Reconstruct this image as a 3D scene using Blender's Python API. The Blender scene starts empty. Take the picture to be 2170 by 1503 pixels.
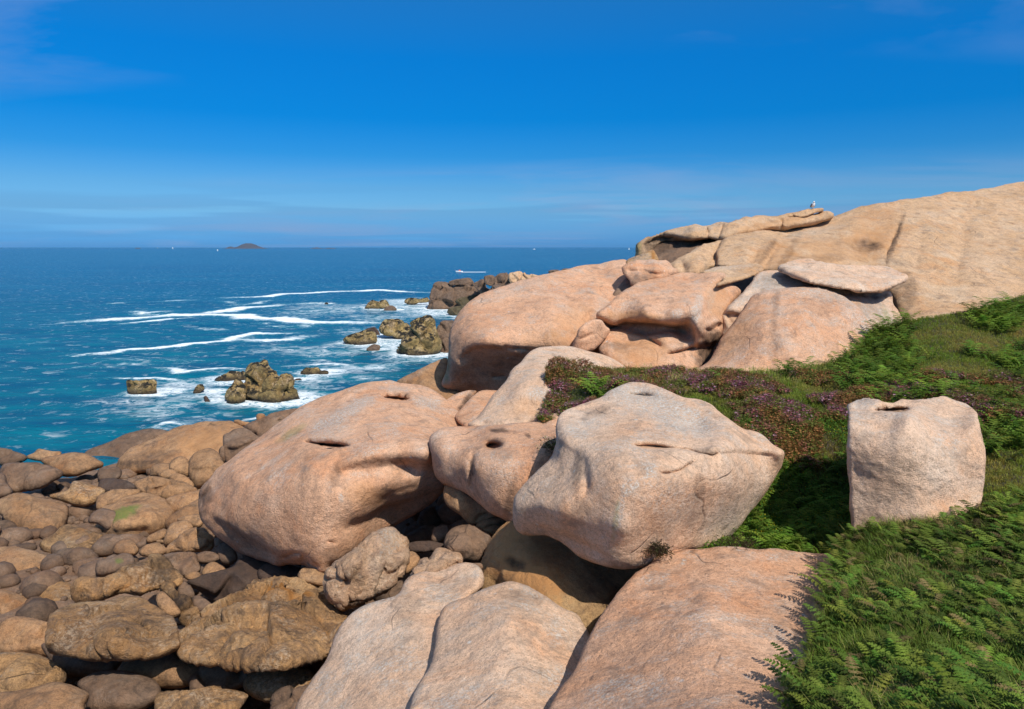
import bpy, math, random
import numpy as np
from mathutils import Vector
SC = bpy.context.scene
COL = SC.collection
R = math.radians
# ------------------------------------------------------------------ camera, sky, sun, exposure
CAM_H, PITCH, FPX, CX, CY = 12.0, 8.6, 1500.0, 1085.0, 751.5
cd = bpy.data.cameras.new('camera'); cam = bpy.data.objects.new('camera', cd); COL.objects.link(cam)
cam.location = (0, 0, CAM_H); cam.rotation_euler = (R(90-PITCH), 0, 0)
cd.sensor_fit = 'HORIZONTAL'; cd.sensor_width = 36; cd.lens = 36*FPX/2170
cd.clip_start = 0.1; cd.clip_end = 200000
SC.camera = cam
SUN_EL, SUN_AZ = 51.0, 149.0      # azimuth clockwise from the viewing direction
w = bpy.data.worlds.new('World'); SC.world = w; w.use_nodes = True
nt = w.node_tree; N = nt.nodes; L = nt.links
sky = N.new('ShaderNodeTexSky'); sky.sky_type = 'NISHITA'; sky.sun_disc = False
sky.sun_elevation = R(SUN_EL); sky.sun_rotation = R(SUN_AZ)
tc = N.new('ShaderNodeTexCoord'); sep = N.new('ShaderNodeSeparateXYZ'); L.new(tc.outputs['Generated'], sep.inputs[0])
def mth(nt, op, a, b=None, c=None, clamp=False):
    n = nt.nodes.new('ShaderNodeMath'); n.operation = op; n.use_clamp = clamp
    for i, v in enumerate((a, b, c)):
        if v is None: continue
        if isinstance(v, (int, float)): n.inputs[i].default_value = v
        else: nt.links.new(v, n.inputs[i])
    return n.outputs[0]
def ramp(nt, fac, stops, interp='LINEAR'):
    n = nt.nodes.new('ShaderNodeValToRGB'); cr = n.color_ramp; cr.interpolation = interp
    while len(cr.elements) < len(stops): cr.elements.new(0.5)
    for e, (p, c) in zip(cr.elements, stops):
        e.position = p; e.color = (c, c, c, 1) if isinstance(c, (int, float)) else (*c, 1)
    nt.links.new(fac, n.inputs[0]); return n.outputs[0]
def mix(nt, fac, a, b, mode='MIX'):
    n = nt.nodes.new('ShaderNodeMix'); n.data_type = 'RGBA'; n.blend_type = mode
    for s, v in ((n.inputs[0], fac), (n.inputs[6], a), (n.inputs[7], b)):
        if isinstance(v, (int, float)): s.default_value = v if s.type == 'VALUE' else (v, v, v, 1)
        elif isinstance(v, tuple): s.default_value = (*v, 1)
        else: nt.links.new(v, s)
    return n.outputs[2]
def noise(nt, vec, scale, detail=4, rough=.55, dist=0, kind='FBM'):
    n = nt.nodes.new('ShaderNodeTexNoise'); n.inputs['Scale'].default_value = scale
    n.inputs['Detail'].default_value = detail; n.inputs['Roughness'].default_value = rough
    n.inputs['Distortion'].default_value = dist
    nt.links.new(vec, n.inputs['Vector']); return n.outputs[0]
def mapping(nt, vec, scale=(1,1,1), rot=(0,0,0), loc=(0,0,0)):
    n = nt.nodes.new('ShaderNodeMapping'); n.inputs['Scale'].default_value = scale
    n.inputs['Rotation'].default_value = rot; n.inputs['Location'].default_value = loc
    nt.links.new(vec, n.inputs[0]); return n.outputs[0]
sz = sep.outputs[2]
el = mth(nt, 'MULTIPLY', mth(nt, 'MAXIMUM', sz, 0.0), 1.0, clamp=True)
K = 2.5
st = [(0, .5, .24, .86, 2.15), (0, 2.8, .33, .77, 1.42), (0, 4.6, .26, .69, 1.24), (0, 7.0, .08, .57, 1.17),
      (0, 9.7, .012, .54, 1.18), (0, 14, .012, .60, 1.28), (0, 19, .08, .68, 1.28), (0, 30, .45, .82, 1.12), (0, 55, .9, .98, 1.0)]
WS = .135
tint = ramp(nt, el, [(math.sin(R(s[1])), tuple(c/K*(.1/WS if s[1] < 20 else 1) for c in s[2:])) for s in st])  # upper sky kept brighter than the low band, added fill for the shadows
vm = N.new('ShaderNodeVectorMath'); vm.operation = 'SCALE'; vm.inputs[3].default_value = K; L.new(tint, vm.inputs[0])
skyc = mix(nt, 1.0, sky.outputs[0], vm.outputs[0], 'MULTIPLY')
# thin high cloud: wisps, very faint, everywhere in the sky
proj = N.new('ShaderNodeCombineXYZ')
zz = mth(nt, 'ADD', mth(nt, 'ABSOLUTE', sz), 0.09)
L.new(mth(nt, 'DIVIDE', sep.outputs[0], zz), proj.inputs[0]); L.new(mth(nt, 'DIVIDE', sep.outputs[1], zz), proj.inputs[1])
n1 = noise(nt, mapping(nt, proj.outputs[0], (.5, .8, 1), (0, 0, R(14)), (3.1, 1.7, 0)), 1.0, 7, .58, .5)
n2 = noise(nt, mapping(nt, proj.outputs[0], (.12, .3, 1), (0, 0, R(8)), (7.3, 2.2, 0)), 1.0, 2, .5, 0)
cl = mth(nt, 'MULTIPLY', ramp(nt, n1, [(.44, 0), (.68, 1)]), ramp(nt, n2, [(.42, 0), (.58, 1)]))
# low grey-blue stratus bank just above the horizon
n3 = noise(nt, mapping(nt, tc.outputs['Generated'], (1.6, 1.6, 34)), 1.0, 3, .5)
band = mth(nt, 'MULTIPLY', ramp(nt, n3, [(.50, 0), (.55, 1)]), ramp(nt, sz, [(.0, 1), (.05, 1), (.085, 0)]))
skyc = mix(nt, mth(nt, 'MULTIPLY', cl, .62), skyc, (2.4, 3.1, 4.8))
skyc = mix(nt, mth(nt, 'MULTIPLY', band, .28), skyc, (.65, 1.9, 4.1))
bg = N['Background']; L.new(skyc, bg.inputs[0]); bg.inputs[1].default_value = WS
sd = bpy.data.lights.new('sun', 'SUN'); sd.energy = 4.7; sd.angle = R(.53); sd.color = (1, .95, .86)
so = bpy.data.objects.new('sun', sd); COL.objects.link(so)
sdir = Vector((math.cos(R(SUN_EL))*math.sin(R(SUN_AZ)), math.cos(R(SUN_EL))*math.cos(R(SUN_AZ)), math.sin(R(SUN_EL))))
so.rotation_euler = sdir.to_track_quat('Z', 'Y').to_euler(); so.location = (20, -20, 60)
vs = SC.view_settings; vs.view_transform = 'Standard'; vs.look = 'None'; vs.exposure = 0; vs.gamma = 1; vs.use_curve_mapping = False
SC.cycles.max_bounces = 5; SC.cycles.diffuse_bounces = 3; SC.cycles.glossy_bounces = 2; SC.cycles.caustics_reflective = False

# ------------------------------------------------------------------ numeric helpers
cp, sp_ = math.cos(R(PITCH)), math.sin(R(PITCH))
def ray(px, py):
    u = (np.asarray(px, float)-CX)/FPX; v = (CY-np.asarray(py, float))/FPX
    return np.stack([u, cp+v*sp_, -sp_+v*cp], -1)
def at(px, py, Y):
    d = ray(px, py); t = np.asarray(Y)/d[..., 1]
    p = d*t[..., None]; p[..., 2] += CAM_H; return p
def sea_at(px, py, z=0.0):
    d = ray(px, py); t = (z-CAM_H)/d[..., 2]
    p = d*t[..., None]; p[..., 2] = z; return p
def sea_Y(py): return float(sea_at(CX, py)[1])
rng = np.random.RandomState(7)
_perm = rng.permutation(512); _perm = np.concatenate([_perm, _perm, _perm])
_grad = rng.normal(size=(512, 3)); _grad /= np.linalg.norm(_grad, axis=1)[:, None]
def perlin(p):
    p = np.asarray(p, float); i = np.floor(p).astype(int); f = p-i; u = f*f*f*(f*(f*6-15)+10)
    r = 0
    for dx in (0, 1):
        wx = u[:, 0] if dx else 1-u[:, 0]
        for dy in (0, 1):
            wy = u[:, 1] if dy else 1-u[:, 1]
            for dz in (0, 1):
                wz = u[:, 2] if dz else 1-u[:, 2]
                h = _perm[_perm[_perm[(i[:, 0]+dx) & 511]+((i[:, 1]+dy) & 511)]+((i[:, 2]+dz) & 511)] & 511
                g = _grad[h]
                r = r + wx*wy*wz*((f[:, 0]-dx)*g[:, 0]+(f[:, 1]-dy)*g[:, 1]+(f[:, 2]-dz)*g[:, 2])
    return r*1.6
def fbm(p, oct=4, rough=.5, ridged=False):
    r = 0; a = 1; s = 0
    for k in range(oct):
        n = perlin(p*2**k+k*17.3)
        if ridged: n = 1-2*np.abs(n)
        r = r+a*n; s += a; a *= rough
    return r/s
def tps(ctrl, vals, q, smooth=1e-3):
    c = np.asarray(ctrl, float); m = c.mean(0); sc = c.std()+1e-9
    c = (c-m)/sc; q = (np.asarray(q, float)-m)/sc; n = len(c)
    def phi(a, b):
        r2 = ((a[:, None, :]-b[None, :, :])**2).sum(-1)+1e-12
        return -r2**.52
    A = np.zeros((n+3, n+3)); A[:n, :n] = phi(c, c)+np.eye(n)*smooth
    A[:n, n] = 1; A[:n, n+1:] = c; A[n, :n] = 1; A[n+1:, :n] = c.T
    b = np.zeros(n+3); b[:n] = vals
    x = np.linalg.lstsq(A, b, rcond=None)[0]
    out = np.empty(len(q))
    for s in range(0, len(q), 20000):
        qq = q[s:s+20000]; out[s:s+20000] = phi(qq, c)@x[:n]+x[n]+qq@x[n+1:]
    return out
def catmull(P, step, closed=True, alpha=.5):
    P = np.asarray(P, float); n = len(P); out = []
    rngi = range(n) if closed else range(n-1)
    for i in rngi:
        if closed: p0, p1, p2, p3 = P[(i-1) % n], P[i], P[(i+1) % n], P[(i+2) % n]
        else: p0, p1, p2, p3 = P[max(i-1, 0)], P[i], P[i+1], P[min(i+2, n-1)]
        d = np.linalg.norm(p2-p1); k = max(1, int(math.ceil(d/step)))
        t = (np.arange(k)/k)[:, None]
        m1 = alpha*(p2-p0); m2 = alpha*(p3-p1)
        l = d+1e-9      # limit tangents so that corners do not overshoot
        for m in (m1, m2):
            ln = np.linalg.norm(m)
            if ln > l: m *= l/ln
        h00 = 2*t**3-3*t**2+1; h10 = t**3-2*t**2+t; h01 = -2*t**3+3*t**2; h11 = t**3-t**2
        out.append(h00*p1+h10*m1+h01*p2+h11*m2)
    if not closed: out.append(P[-1:])
    return np.concatenate(out)
def seg_dist(q, A, B, full=False):
    best = np.full(len(q), 1e9); near = np.zeros((len(q), 2)); side = np.zeros(len(q))
    d = B-A; dd = (d**2).sum(1)+1e-12; ls = np.sqrt(dd); cum = np.concatenate([[0], np.cumsum(ls)]); pos = np.zeros(len(q))
    for s in range(0, len(q), 8000):
        qq = q[s:s+8000]
        w_ = qq[:, None, :]-A[None]
        t = np.clip((w_*d[None]).sum(-1)/dd, 0, 1)
        pr = A[None]+t[..., None]*d[None]
        e = ((qq[:, None, :]-pr)**2).sum(-1); j = e.argmin(1); ii = np.arange(len(qq))
        best[s:s+8000] = np.sqrt(e[ii, j]); near[s:s+8000] = pr[ii, j]
        side[s:s+8000] = np.sign(d[j, 0]*w_[ii, j, 1]-d[j, 1]*w_[ii, j, 0]); pos[s:s+8000] = cum[j]+t[ii, j]*ls[j]
    return (best, near, side, pos/cum[-1]) if full else (best, near, side)
def inside(q, poly):
    x, y = q[:, 0], q[:, 1]; c = np.zeros(len(q), bool); n = len(poly); j = n-1
    for i in range(n):
        xi, yi = poly[i]; xj, yj = poly[j]
        if yi != yj:
            c ^= ((yi > y) != (yj > y)) & (x < (xj-xi)*(y-yi)/(yj-yi)+xi)
        j = i
    return c
def mesh_obj(name, V, F, mat, parent=None, smooth=True, attrs=None, center=True):
    V = np.asarray(V, float); o_ = V.mean(0) if center else np.zeros(3)
    if center: o_ = np.array([o_[0], o_[1], V[:, 2].min()])
    if parent is not None:
        pl = parent.get('_loc'); pl = np.array(parent.location)
    me = bpy.data.meshes.new(name)
    F = np.asarray(F); k = F.shape[1]
    me.vertices.add(len(V)); me.vertices.foreach_set('co', (V-o_).ravel())
    me.loops.add(F.size); me.loops.foreach_set('vertex_index', F.ravel().astype(np.int32))
    me.polygons.add(len(F)); me.polygons.foreach_set('loop_start', np.arange(0, F.size, k, dtype=np.int32))
    me.polygons.foreach_set('loop_total', np.full(len(F), k, dtype=np.int32))
    if smooth: me.polygons.foreach_set('use_smooth', np.ones(len(F), bool))
    me.update(calc_edges=True)
    for an, av in (attrs or {}).items():
        av = np.asarray(av, float)
        if av.ndim == 1:
            a = me.attributes.new(an, 'FLOAT', 'POINT'); a.data.foreach_set('value', av)
        else:
            a = me.attributes.new(an, 'FLOAT_COLOR', 'POINT'); a.data.foreach_set('color', av.ravel())
    me.materials.append(mat)
    o = bpy.data.objects.new(name, me); COL.objects.link(o)
    if parent is not None:
        o.parent = parent; o.location = o_-pl
    else: o.location = o_
    return o
def tag(o, label=None, cat=None, group=None, kind=None):
    if label: o['label'] = label
    if cat: o['category'] = cat
    if group: o['group'] = group
    if kind: o['kind'] = kind
    return o
def vnormals(V, F):
    a, b, c, d = V[F[:, 0]], V[F[:, 1]], V[F[:, 2]], V[F[:, -1]]
    n = np.cross(c-a, d-b) if F.shape[1] == 4 else np.cross(b-a, c-a)
    out = np.zeros_like(V)
    for k in range(F.shape[1]): np.add.at(out, F[:, k], n)
    return out/(np.linalg.norm(out, axis=1)[:, None]+1e-12)

# ------------------------------------------------------------------ materials
def new_mat(name):
    m = bpy.data.materials.new(name); m.use_nodes = True; t = m.node_tree
    return m, t, t.nodes['Principled BSDF']
def granite(name, c1, c2, c3, grey=.3, white=.12, speck=.5, bump=.35, rough=.85, dark=(.045, .03, .022), fine=1.0, black=0.0, sat=.97, crust=0.0):
    m, t, b = new_mat(name)
    g = t.nodes.new('ShaderNodeNewGeometry'); P = g.outputs['Position']
    at_ = t.nodes.new('ShaderNodeAttribute'); at_.attribute_name = 'stain_shade'
    s = t.nodes.new('ShaderNodeSeparateColor'); t.links.new(at_.outputs['Color'], s.inputs[0])
    nb = noise(t, P, .55, 5, .6, .6); nm = noise(t, P, 3.2, 6, .65, .3); nf = noise(t, P, 34*fine, 3, .7); nff = noise(t, P, 95*fine, 2, .8)
    nw = noise(t, mapping(t, P, (1.5, 1.5, .35)), 1.6, 5, .6, .8)        # vertical wash
    col = mix(t, ramp(t, nb, [(.34, 0), (.66, 1)]), c1, c2)
    col = mix(t, ramp(t, nw, [(.50, 0), (.74, .75)]), col, c3)
    no_ = noise(t, P, .42, 6, .66, .9); col = mix(t, mth(t, 'MULTIPLY', ramp(t, no_, [(.52, 0), (.68, 1)]), .55), col, tuple(x*y for x, y in zip(c2, (1.0, .78, .58))))
    np_ = noise(t, mapping(t, P, loc=(9, 4, 2)), .5, 6, .68, .8); col = mix(t, mth(t, 'MULTIPLY', ramp(t, np_, [(.52, 0), (.66, 1)]), .55), col, tuple(min(.85, x*y) for x, y in zip(c1, (1.02, 1.16, 1.32))))
    # darker weathered film, patchy
    col = mix(t, mth(t, 'MULTIPLY', ramp(t, nm, [(.45, 0), (.72, 1)]), .34), col, tuple(x*.55 for x in c3))
    # feldspar / mica grain
    col = mix(t, min(1, speck*1.5), col, ramp(t, nf, [(.30, .36), (.48, .98), (.66, 1.0)]), 'MULTIPLY')
    col = mix(t, min(1, speck*1.3), col, ramp(t, nff, [(.36, .38), (.50, .98), (.64, 1.0)]), 'MULTIPLY')
    ng = noise(t, P, 13*fine, 3, .6); col = mix(t, speck, col, ramp(t, ng, [(.34, .62), (.5, 1.0), (.66, 1.12)]), 'MULTIPLY')
    # dark weathering: blotches and run-off streaks
    blot = noise(t, P, 1.9, 9, .78, .5); strk = noise(t, mapping(t, P, (2.6, 2.6, .22)), 1.3, 5, .6, .6)
    col = mix(t, mth(t, 'MULTIPLY', ramp(t, blot, [(.52, 0), (.62, 1)]), .6), col, tuple(x*.42 for x in c3))
    col = mix(t, mth(t, 'MULTIPLY', ramp(t, strk, [(.57, 0), (.72, 1)]), .38), col, tuple(x*.5 for x in c3))
    if crust > 0:    # black-speckled weathering crust in ragged patches
        cp_ = mth(t, 'MULTIPLY', ramp(t, noise(t, P, 1.5, 8, .75, .6), [(.44, 0), (.58, 1)]), ramp(t, noise(t, P, 17, 5, .8), [(.44, 0), (.54, 1)]))
        col = mix(t, mth(t, 'MULTIPLY', cp_, crust), col, (.035, .027, .022))
        cw_ = mth(t, 'MULTIPLY', ramp(t, noise(t, P, 1.1, 5, .7), [(.5, 0), (.6, 1)]), ramp(t, noise(t, P, 11, 5, .8), [(.48, 0), (.58, 1)]))
        col = mix(t, mth(t, 'MULTIPLY', cw_, .55), col, (.80, .60, .42))
    # hairline joints and old cracks
    wv = t.nodes.new('ShaderNodeVectorMath'); wv.operation = 'ADD'; t.links.new(P, wv.inputs[0])
    nv_ = t.nodes.new('ShaderNodeTexNoise'); nv_.inputs['Scale'].default_value = .8; nv_.inputs['Detail'].default_value = 2; nv_.inputs['Roughness'].default_value = .35; t.links.new(P, nv_.inputs['Vector'])
    t.links.new(nv_.outputs['Color'], wv.inputs[1])
    ve = t.nodes.new('ShaderNodeTexVoronoi'); ve.feature = 'DISTANCE_TO_EDGE'; ve.inputs['Scale'].default_value = .30*(1+crust*1.6)
    t.links.new(mapping(t, wv.outputs[0], (1, 1, 1.7), (R(20), R(15), 0)), ve.inputs['Vector'])
    ck = mth(t, 'MULTIPLY', ramp(t, ve.outputs['Distance'], [(.001, 1), (.008, 0)]), ramp(t, noise(t, P, .7, 3, .5), [(.56, 0), (.66, .55)]))
    col = mix(t, ck, col, (.03, .02, .015))
    # lichen: grows on surfaces open to the sky
    nz = t.nodes.new('ShaderNodeSeparateXYZ'); t.links.new(g.outputs['Normal'], nz.inputs[0])
    upw = ramp(t, nz.outputs[2], [(.25, .0), (.85, 1)])
    ln = noise(t, P, 1.1, 6, .7, .4); lf = noise(t, P, 20*fine, 4, .75)
    patch = ramp(t, ln, [(.50, 0), (.62, 1)])
    g_att = mth(t, 'ADD', mth(t, 'MULTIPLY', mth(t, 'MULTIPLY', patch, upw), grey), s.outputs[1], clamp=True)
    gl = mth(t, 'MULTIPLY', g_att, ramp(t, lf, [(.40, .12), (.58, 1)]), clamp=True)
    col = mix(t, mth(t, 'MULTIPLY', gl, .92), col, mix(t, ramp(t, lf, [(.4, 0), (.62, 1)]), (.20, .175, .15), (.62, .57, .50)))
    vo = t.nodes.new('ShaderNodeTexVoronoi'); vo.inputs['Scale'].default_value = 3.6*fine; t.links.new(mapping(t, P, (1, 1, 1), loc=(.3, .1, .8)), vo.inputs['Vector'])
    wl = mth(t, 'MULTIPLY', ramp(t, vo.outputs['Distance'], [(.10, 1), (.20, 0)]), ramp(t, noise(t, P, 1.7, 4, .6), [(.56, 0), (.66, 1)]))
    col = mix(t, mth(t, 'MULTIPLY', wl, white), col, (.62, .63, .60))
    col = mix(t, mth(t, 'MULTIPLY', s.outputs[2], .85), col, (.46, .215, .075))
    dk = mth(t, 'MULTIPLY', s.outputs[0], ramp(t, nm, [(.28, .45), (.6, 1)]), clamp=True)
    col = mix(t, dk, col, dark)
    if black > 0:
        bk = mth(t, 'MULTIPLY', mth(t, 'MULTIPLY', ramp(t, noise(t, P, 1.6, 5, .7), [(.46, 0), (.51, 1)]), upw), black, clamp=True)
        col = mix(t, bk, col, (.018, .016, .012))
    col = mix(t, mth(t, 'MULTIPLY', at_.outputs['Alpha'], ramp(t, nf, [(.35, .3), (.6, 1)])), col, (.13, .19, .025))
    hs = t.nodes.new('ShaderNodeHueSaturation'); hs.inputs['Saturation'].default_value = sat; t.links.new(col, hs.inputs['Color'])
    t.links.new(hs.outputs[0], b.inputs['Base Color'])
    b.inputs['Roughness'].default_value = rough; b.inputs['Specular IOR Level'].default_value = .25
    bp = t.nodes.new('ShaderNodeBump'); bp.inputs['Distance'].default_value = .085; bp.inputs['Strength'].default_value = min(1, bump*1.7)
    h = mth(t, 'ADD', mth(t, 'MULTIPLY', noise(t, mapping(t, P, (1, 1, 1.5), (0, R(25), 0)), 6, 9, .74), 1.7), mth(t, 'MULTIPLY', nf, .5))
    h = mth(t, 'ADD', h, mth(t, 'MULTIPLY', noise(t, P, 1.7, 6, .62, .4), 2.2))
    h = mth(t, 'SUBTRACT', h, mth(t, 'MULTIPLY', ck, 1.2))
    vp = t.nodes.new('ShaderNodeTexVoronoi'); vp.inputs['Scale'].default_value = 5*fine; vp.inputs['Randomness'].default_value = 1; t.links.new(wv.outputs[0], vp.inputs['Vector'])
    h = mth(t, 'SUBTRACT', h, mth(t, 'MULTIPLY', mth(t, 'MULTIPLY', ramp(t, vp.outputs['Distance'], [(.1, 1), (.32, 0)]), ramp(t, nm, [(.5, 0), (.62, 1)])), .5))
    if black > 0:      # wet dark band at the water line
        pz = t.nodes.new('ShaderNodeSeparateXYZ'); t.links.new(P, pz.inputs[0])
        wet = ramp(t, mth(t, 'ADD', pz.outputs[2], mth(t, 'MULTIPLY', nm, .9)), [(.55, 1), (1.0, 0)])
        t.links.new(mix(t, wet, hs.outputs[0], (.035, .024, .014)), b.inputs['Base Color']); t.links.new(mix(t, wet, .85, .35), b.inputs['Roughness'])
    t.links.new(h, bp.inputs['Height']); t.links.new(bp.outputs[0], b.inputs['Normal'])
    return m
M = {}
M['pink'] = granite('pink_granite', (.80, .465, .285), (.71, .37, .205), (.61, .38, .255), grey=.65, white=.6, sat=1.0)
M['pale'] = granite('pale_granite', (.82, .56, .38), (.76, .46, .28), (.66, .47, .34), grey=.75, white=.6)
M['ochre'] = granite('ochre_granite', (.72, .46, .27), (.62, .37, .19), (.50, .33, .21), grey=.3, white=.3, sat=.99)
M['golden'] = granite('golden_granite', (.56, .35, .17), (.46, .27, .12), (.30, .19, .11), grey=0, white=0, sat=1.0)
M['orange'] = granite('sea_worn_granite', (.56, .305, .14), (.43, .215, .09), (.25, .15, .085), grey=.12, white=.1, speck=.55, bump=.34)
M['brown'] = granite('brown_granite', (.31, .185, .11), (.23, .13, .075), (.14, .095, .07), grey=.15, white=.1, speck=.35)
M['dark'] = granite('dark_wet_shaded_granite', (.12, .072, .05), (.085, .05, .035), (.06, .045, .04), grey=.1, white=.05, speck=.35)  # wet sea rocks; on shaded stones the dark tone stands in for shade
M['cream'] = granite('cream_granite', (.86, .57, .38), (.78, .46, .26), (.58, .37, .26), grey=.08, white=.2, bump=.6, sat=1.05, crust=.22)
M['cracked'] = granite('cracked_granite', (.78, .47, .24), (.62, .34, .16), (.34, .23, .16), grey=.1, white=.2, bump=.7, sat=1.08, crust=.6)
M['seastack'] = granite('sea_stack_granite', (.46, .32, .125), (.33, .22, .085), (.13, .095, .05), grey=.1, white=.0, bump=.5, black=1.3, fine=.35, sat=1.0, crust=.35)
M['cliff'] = granite('cliff_granite', (.27, .16, .095), (.17, .11, .075), (.10, .075, .06), grey=.2, white=0, bump=.5, fine=.3)
M['cliffgreen'] = granite('tidal_granite', (.15, .115, .06), (.12, .09, .045), (.08, .06, .04), grey=0, white=0, bump=.5, fine=.3)

# ------------------------------------------------------------------ the rock builder: a closed, solid boulder from its outline and depths
def Z(i, pts):
    ox, oy, k = {1: (230, 860, .29944), 2: (400, 780, .35253), 3: (840, 780, .35253), 4: (1360, 780, .35272), 5: (1280, 410, .29954),
                 6: (230, 500, .27939), 7: (680, 540, .32258), 8: (900, 560, .11982), 0: (0, 0, 1)}[i]
    return [(ox+k*p[0], oy+k*p[1], *p[2:]) for p in pts]
def sheet(outline, ctrl, sp, w=None, roll=None, dents=(), grooves=(), steps=(), noise_amp=0., noise_scale=1., facet=None, alpha=.5, wobble=0.0, noise_seed=0, roughsil=0.0):
    """front surface over the outline; returns uv, quads, boundary flag, edge distance, depth"""
    P = catmull(outline, sp*.8, alpha=alpha)
    if wobble:
        q = np.column_stack([P, np.zeros(len(P))]); P = P+wobble*np.column_stack([fbm(q/(wobble*7)+noise_seed, 3), fbm(q/(wobble*7)+50+noise_seed, 3)])
    A, B = P, np.roll(P, -1, 0)
    mn, mx = P.min(0)-sp, P.max(0)+sp
    nx, ny = int((mx[0]-mn[0])/sp)+2, int((mx[1]-mn[1])/sp)+2
    gx, gy = mn[0]+np.arange(nx)*sp, mn[1]+np.arange(ny)*sp
    cx, cy = np.meshgrid(gx[:-1]+sp/2, gy[:-1]+sp/2)
    ins = inside(np.column_stack([cx.ravel(), cy.ravel()]), P).reshape(cx.shape)
    pad = np.pad(ins, 1); nb = pad[:-2, 1:-1].astype(int)+pad[2:, 1:-1]+pad[1:-1, :-2]+pad[1:-1, 2:]
    ins &= nb >= 2
    jj, ii = np.nonzero(ins)
    vid = -np.ones((ny, nx), int); cnt = np.zeros((ny, nx), int)
    for dj, di in ((0, 0), (0, 1), (1, 1), (1, 0)): np.add.at(cnt, (jj+dj, ii+di), 1)
    vj, vi = np.nonzero(cnt); vid[vj, vi] = np.arange(len(vj))
    uv = np.column_stack([gx[vi], gy[vj]])
    Q = np.column_stack([vid[jj, ii], vid[jj+1, ii], vid[jj+1, ii+1], vid[jj, ii+1]])   # seen from the camera: counter-clockwise
    bnd = cnt[vj, vi] < 4
    d, near, _ = seg_dist(uv[bnd], A, B); uv[bnd] = near
    E = np.concatenate([Q[:, [0, 1]], Q[:, [1, 2]], Q[:, [2, 3]], Q[:, [3, 0]]])
    E = np.unique(np.sort(E, 1), axis=0)
    for _ in range(8):
        s = np.zeros_like(uv); c = np.zeros(len(uv))
        np.add.at(s, E[:, 0], uv[E[:, 1]]); np.add.at(s, E[:, 1], uv[E[:, 0]]); np.add.at(c, E[:, 0], 1); np.add.at(c, E[:, 1], 1)
        nu = s/c[:, None]; uv[~bnd] = nu[~bnd]
    dist = np.zeros(len(uv)); dist[~bnd] = seg_dist(uv[~bnd], A, B)[0]
    W = dist.max()
    c = np.asarray(ctrl, float)
    Y = tps(c[:, :2], c[:, 2], uv) if len(c) > 3 else np.full(len(uv), c[:, 2].mean())
    for _ in range(int(16*(3.2/sp))):
        s = Y.copy(); c = np.ones(len(Y))
        np.add.at(s, E[:, 0], Y[E[:, 1]]); np.add.at(s, E[:, 1], Y[E[:, 0]]); np.add.at(c, E[:, 0], 1); np.add.at(c, E[:, 1], 1); Y = s/c
    Yc = Y.copy()
    w = w or min(W*.6, 45.); 
    rl = roll if roll is not None else w*Y.mean()/FPX
    e = np.clip(dist/w, 0, 1); Y = Y+rl*(1-np.sqrt(np.clip(1-(1-e)**2, 0, 1))**.9)
    for (px, py, rx, ry, rot, amp, *sh) in dents:
        a = R(rot); dx, dy = uv[:, 0]-px, uv[:, 1]-py
        r2 = ((dx*math.cos(a)+dy*math.sin(a))/rx)**2+((-dx*math.sin(a)+dy*math.cos(a))/ry)**2
        p = sh[0] if sh else 1
        Y = Y+amp*np.exp(-r2**p)
    for (pl, wd, amp) in grooves:
        q = catmull(pl, 6, closed=False); dd, _, _, ps = seg_dist(uv, q[:-1], q[1:], True)
        Y = Y+amp*np.exp(-(dd/wd)**2)*np.clip(np.minimum(ps, 1-ps)/.22+.1, 0, 1)
    for (pl, wd, decay, amp) in steps:       # right-hand side of the line (as drawn, y down: below a left-to-right line) steps back
        q = catmull(pl, 6, closed=False); dd, _, sg, ps = seg_dist(uv, q[:-1], q[1:], True)
        sd_ = dd*sg
        Y = Y+amp*.5*(1+np.tanh(sd_/wd))*np.exp(-np.maximum(sd_, 0)/decay)*np.sin(np.pi/2*np.clip(np.minimum(ps, 1-ps)/.2, 0, 1))*np.exp(-np.maximum(-sd_-wd*3, 0)/decay)
    return uv, Q, bnd, dist, Y, Yc, W
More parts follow.
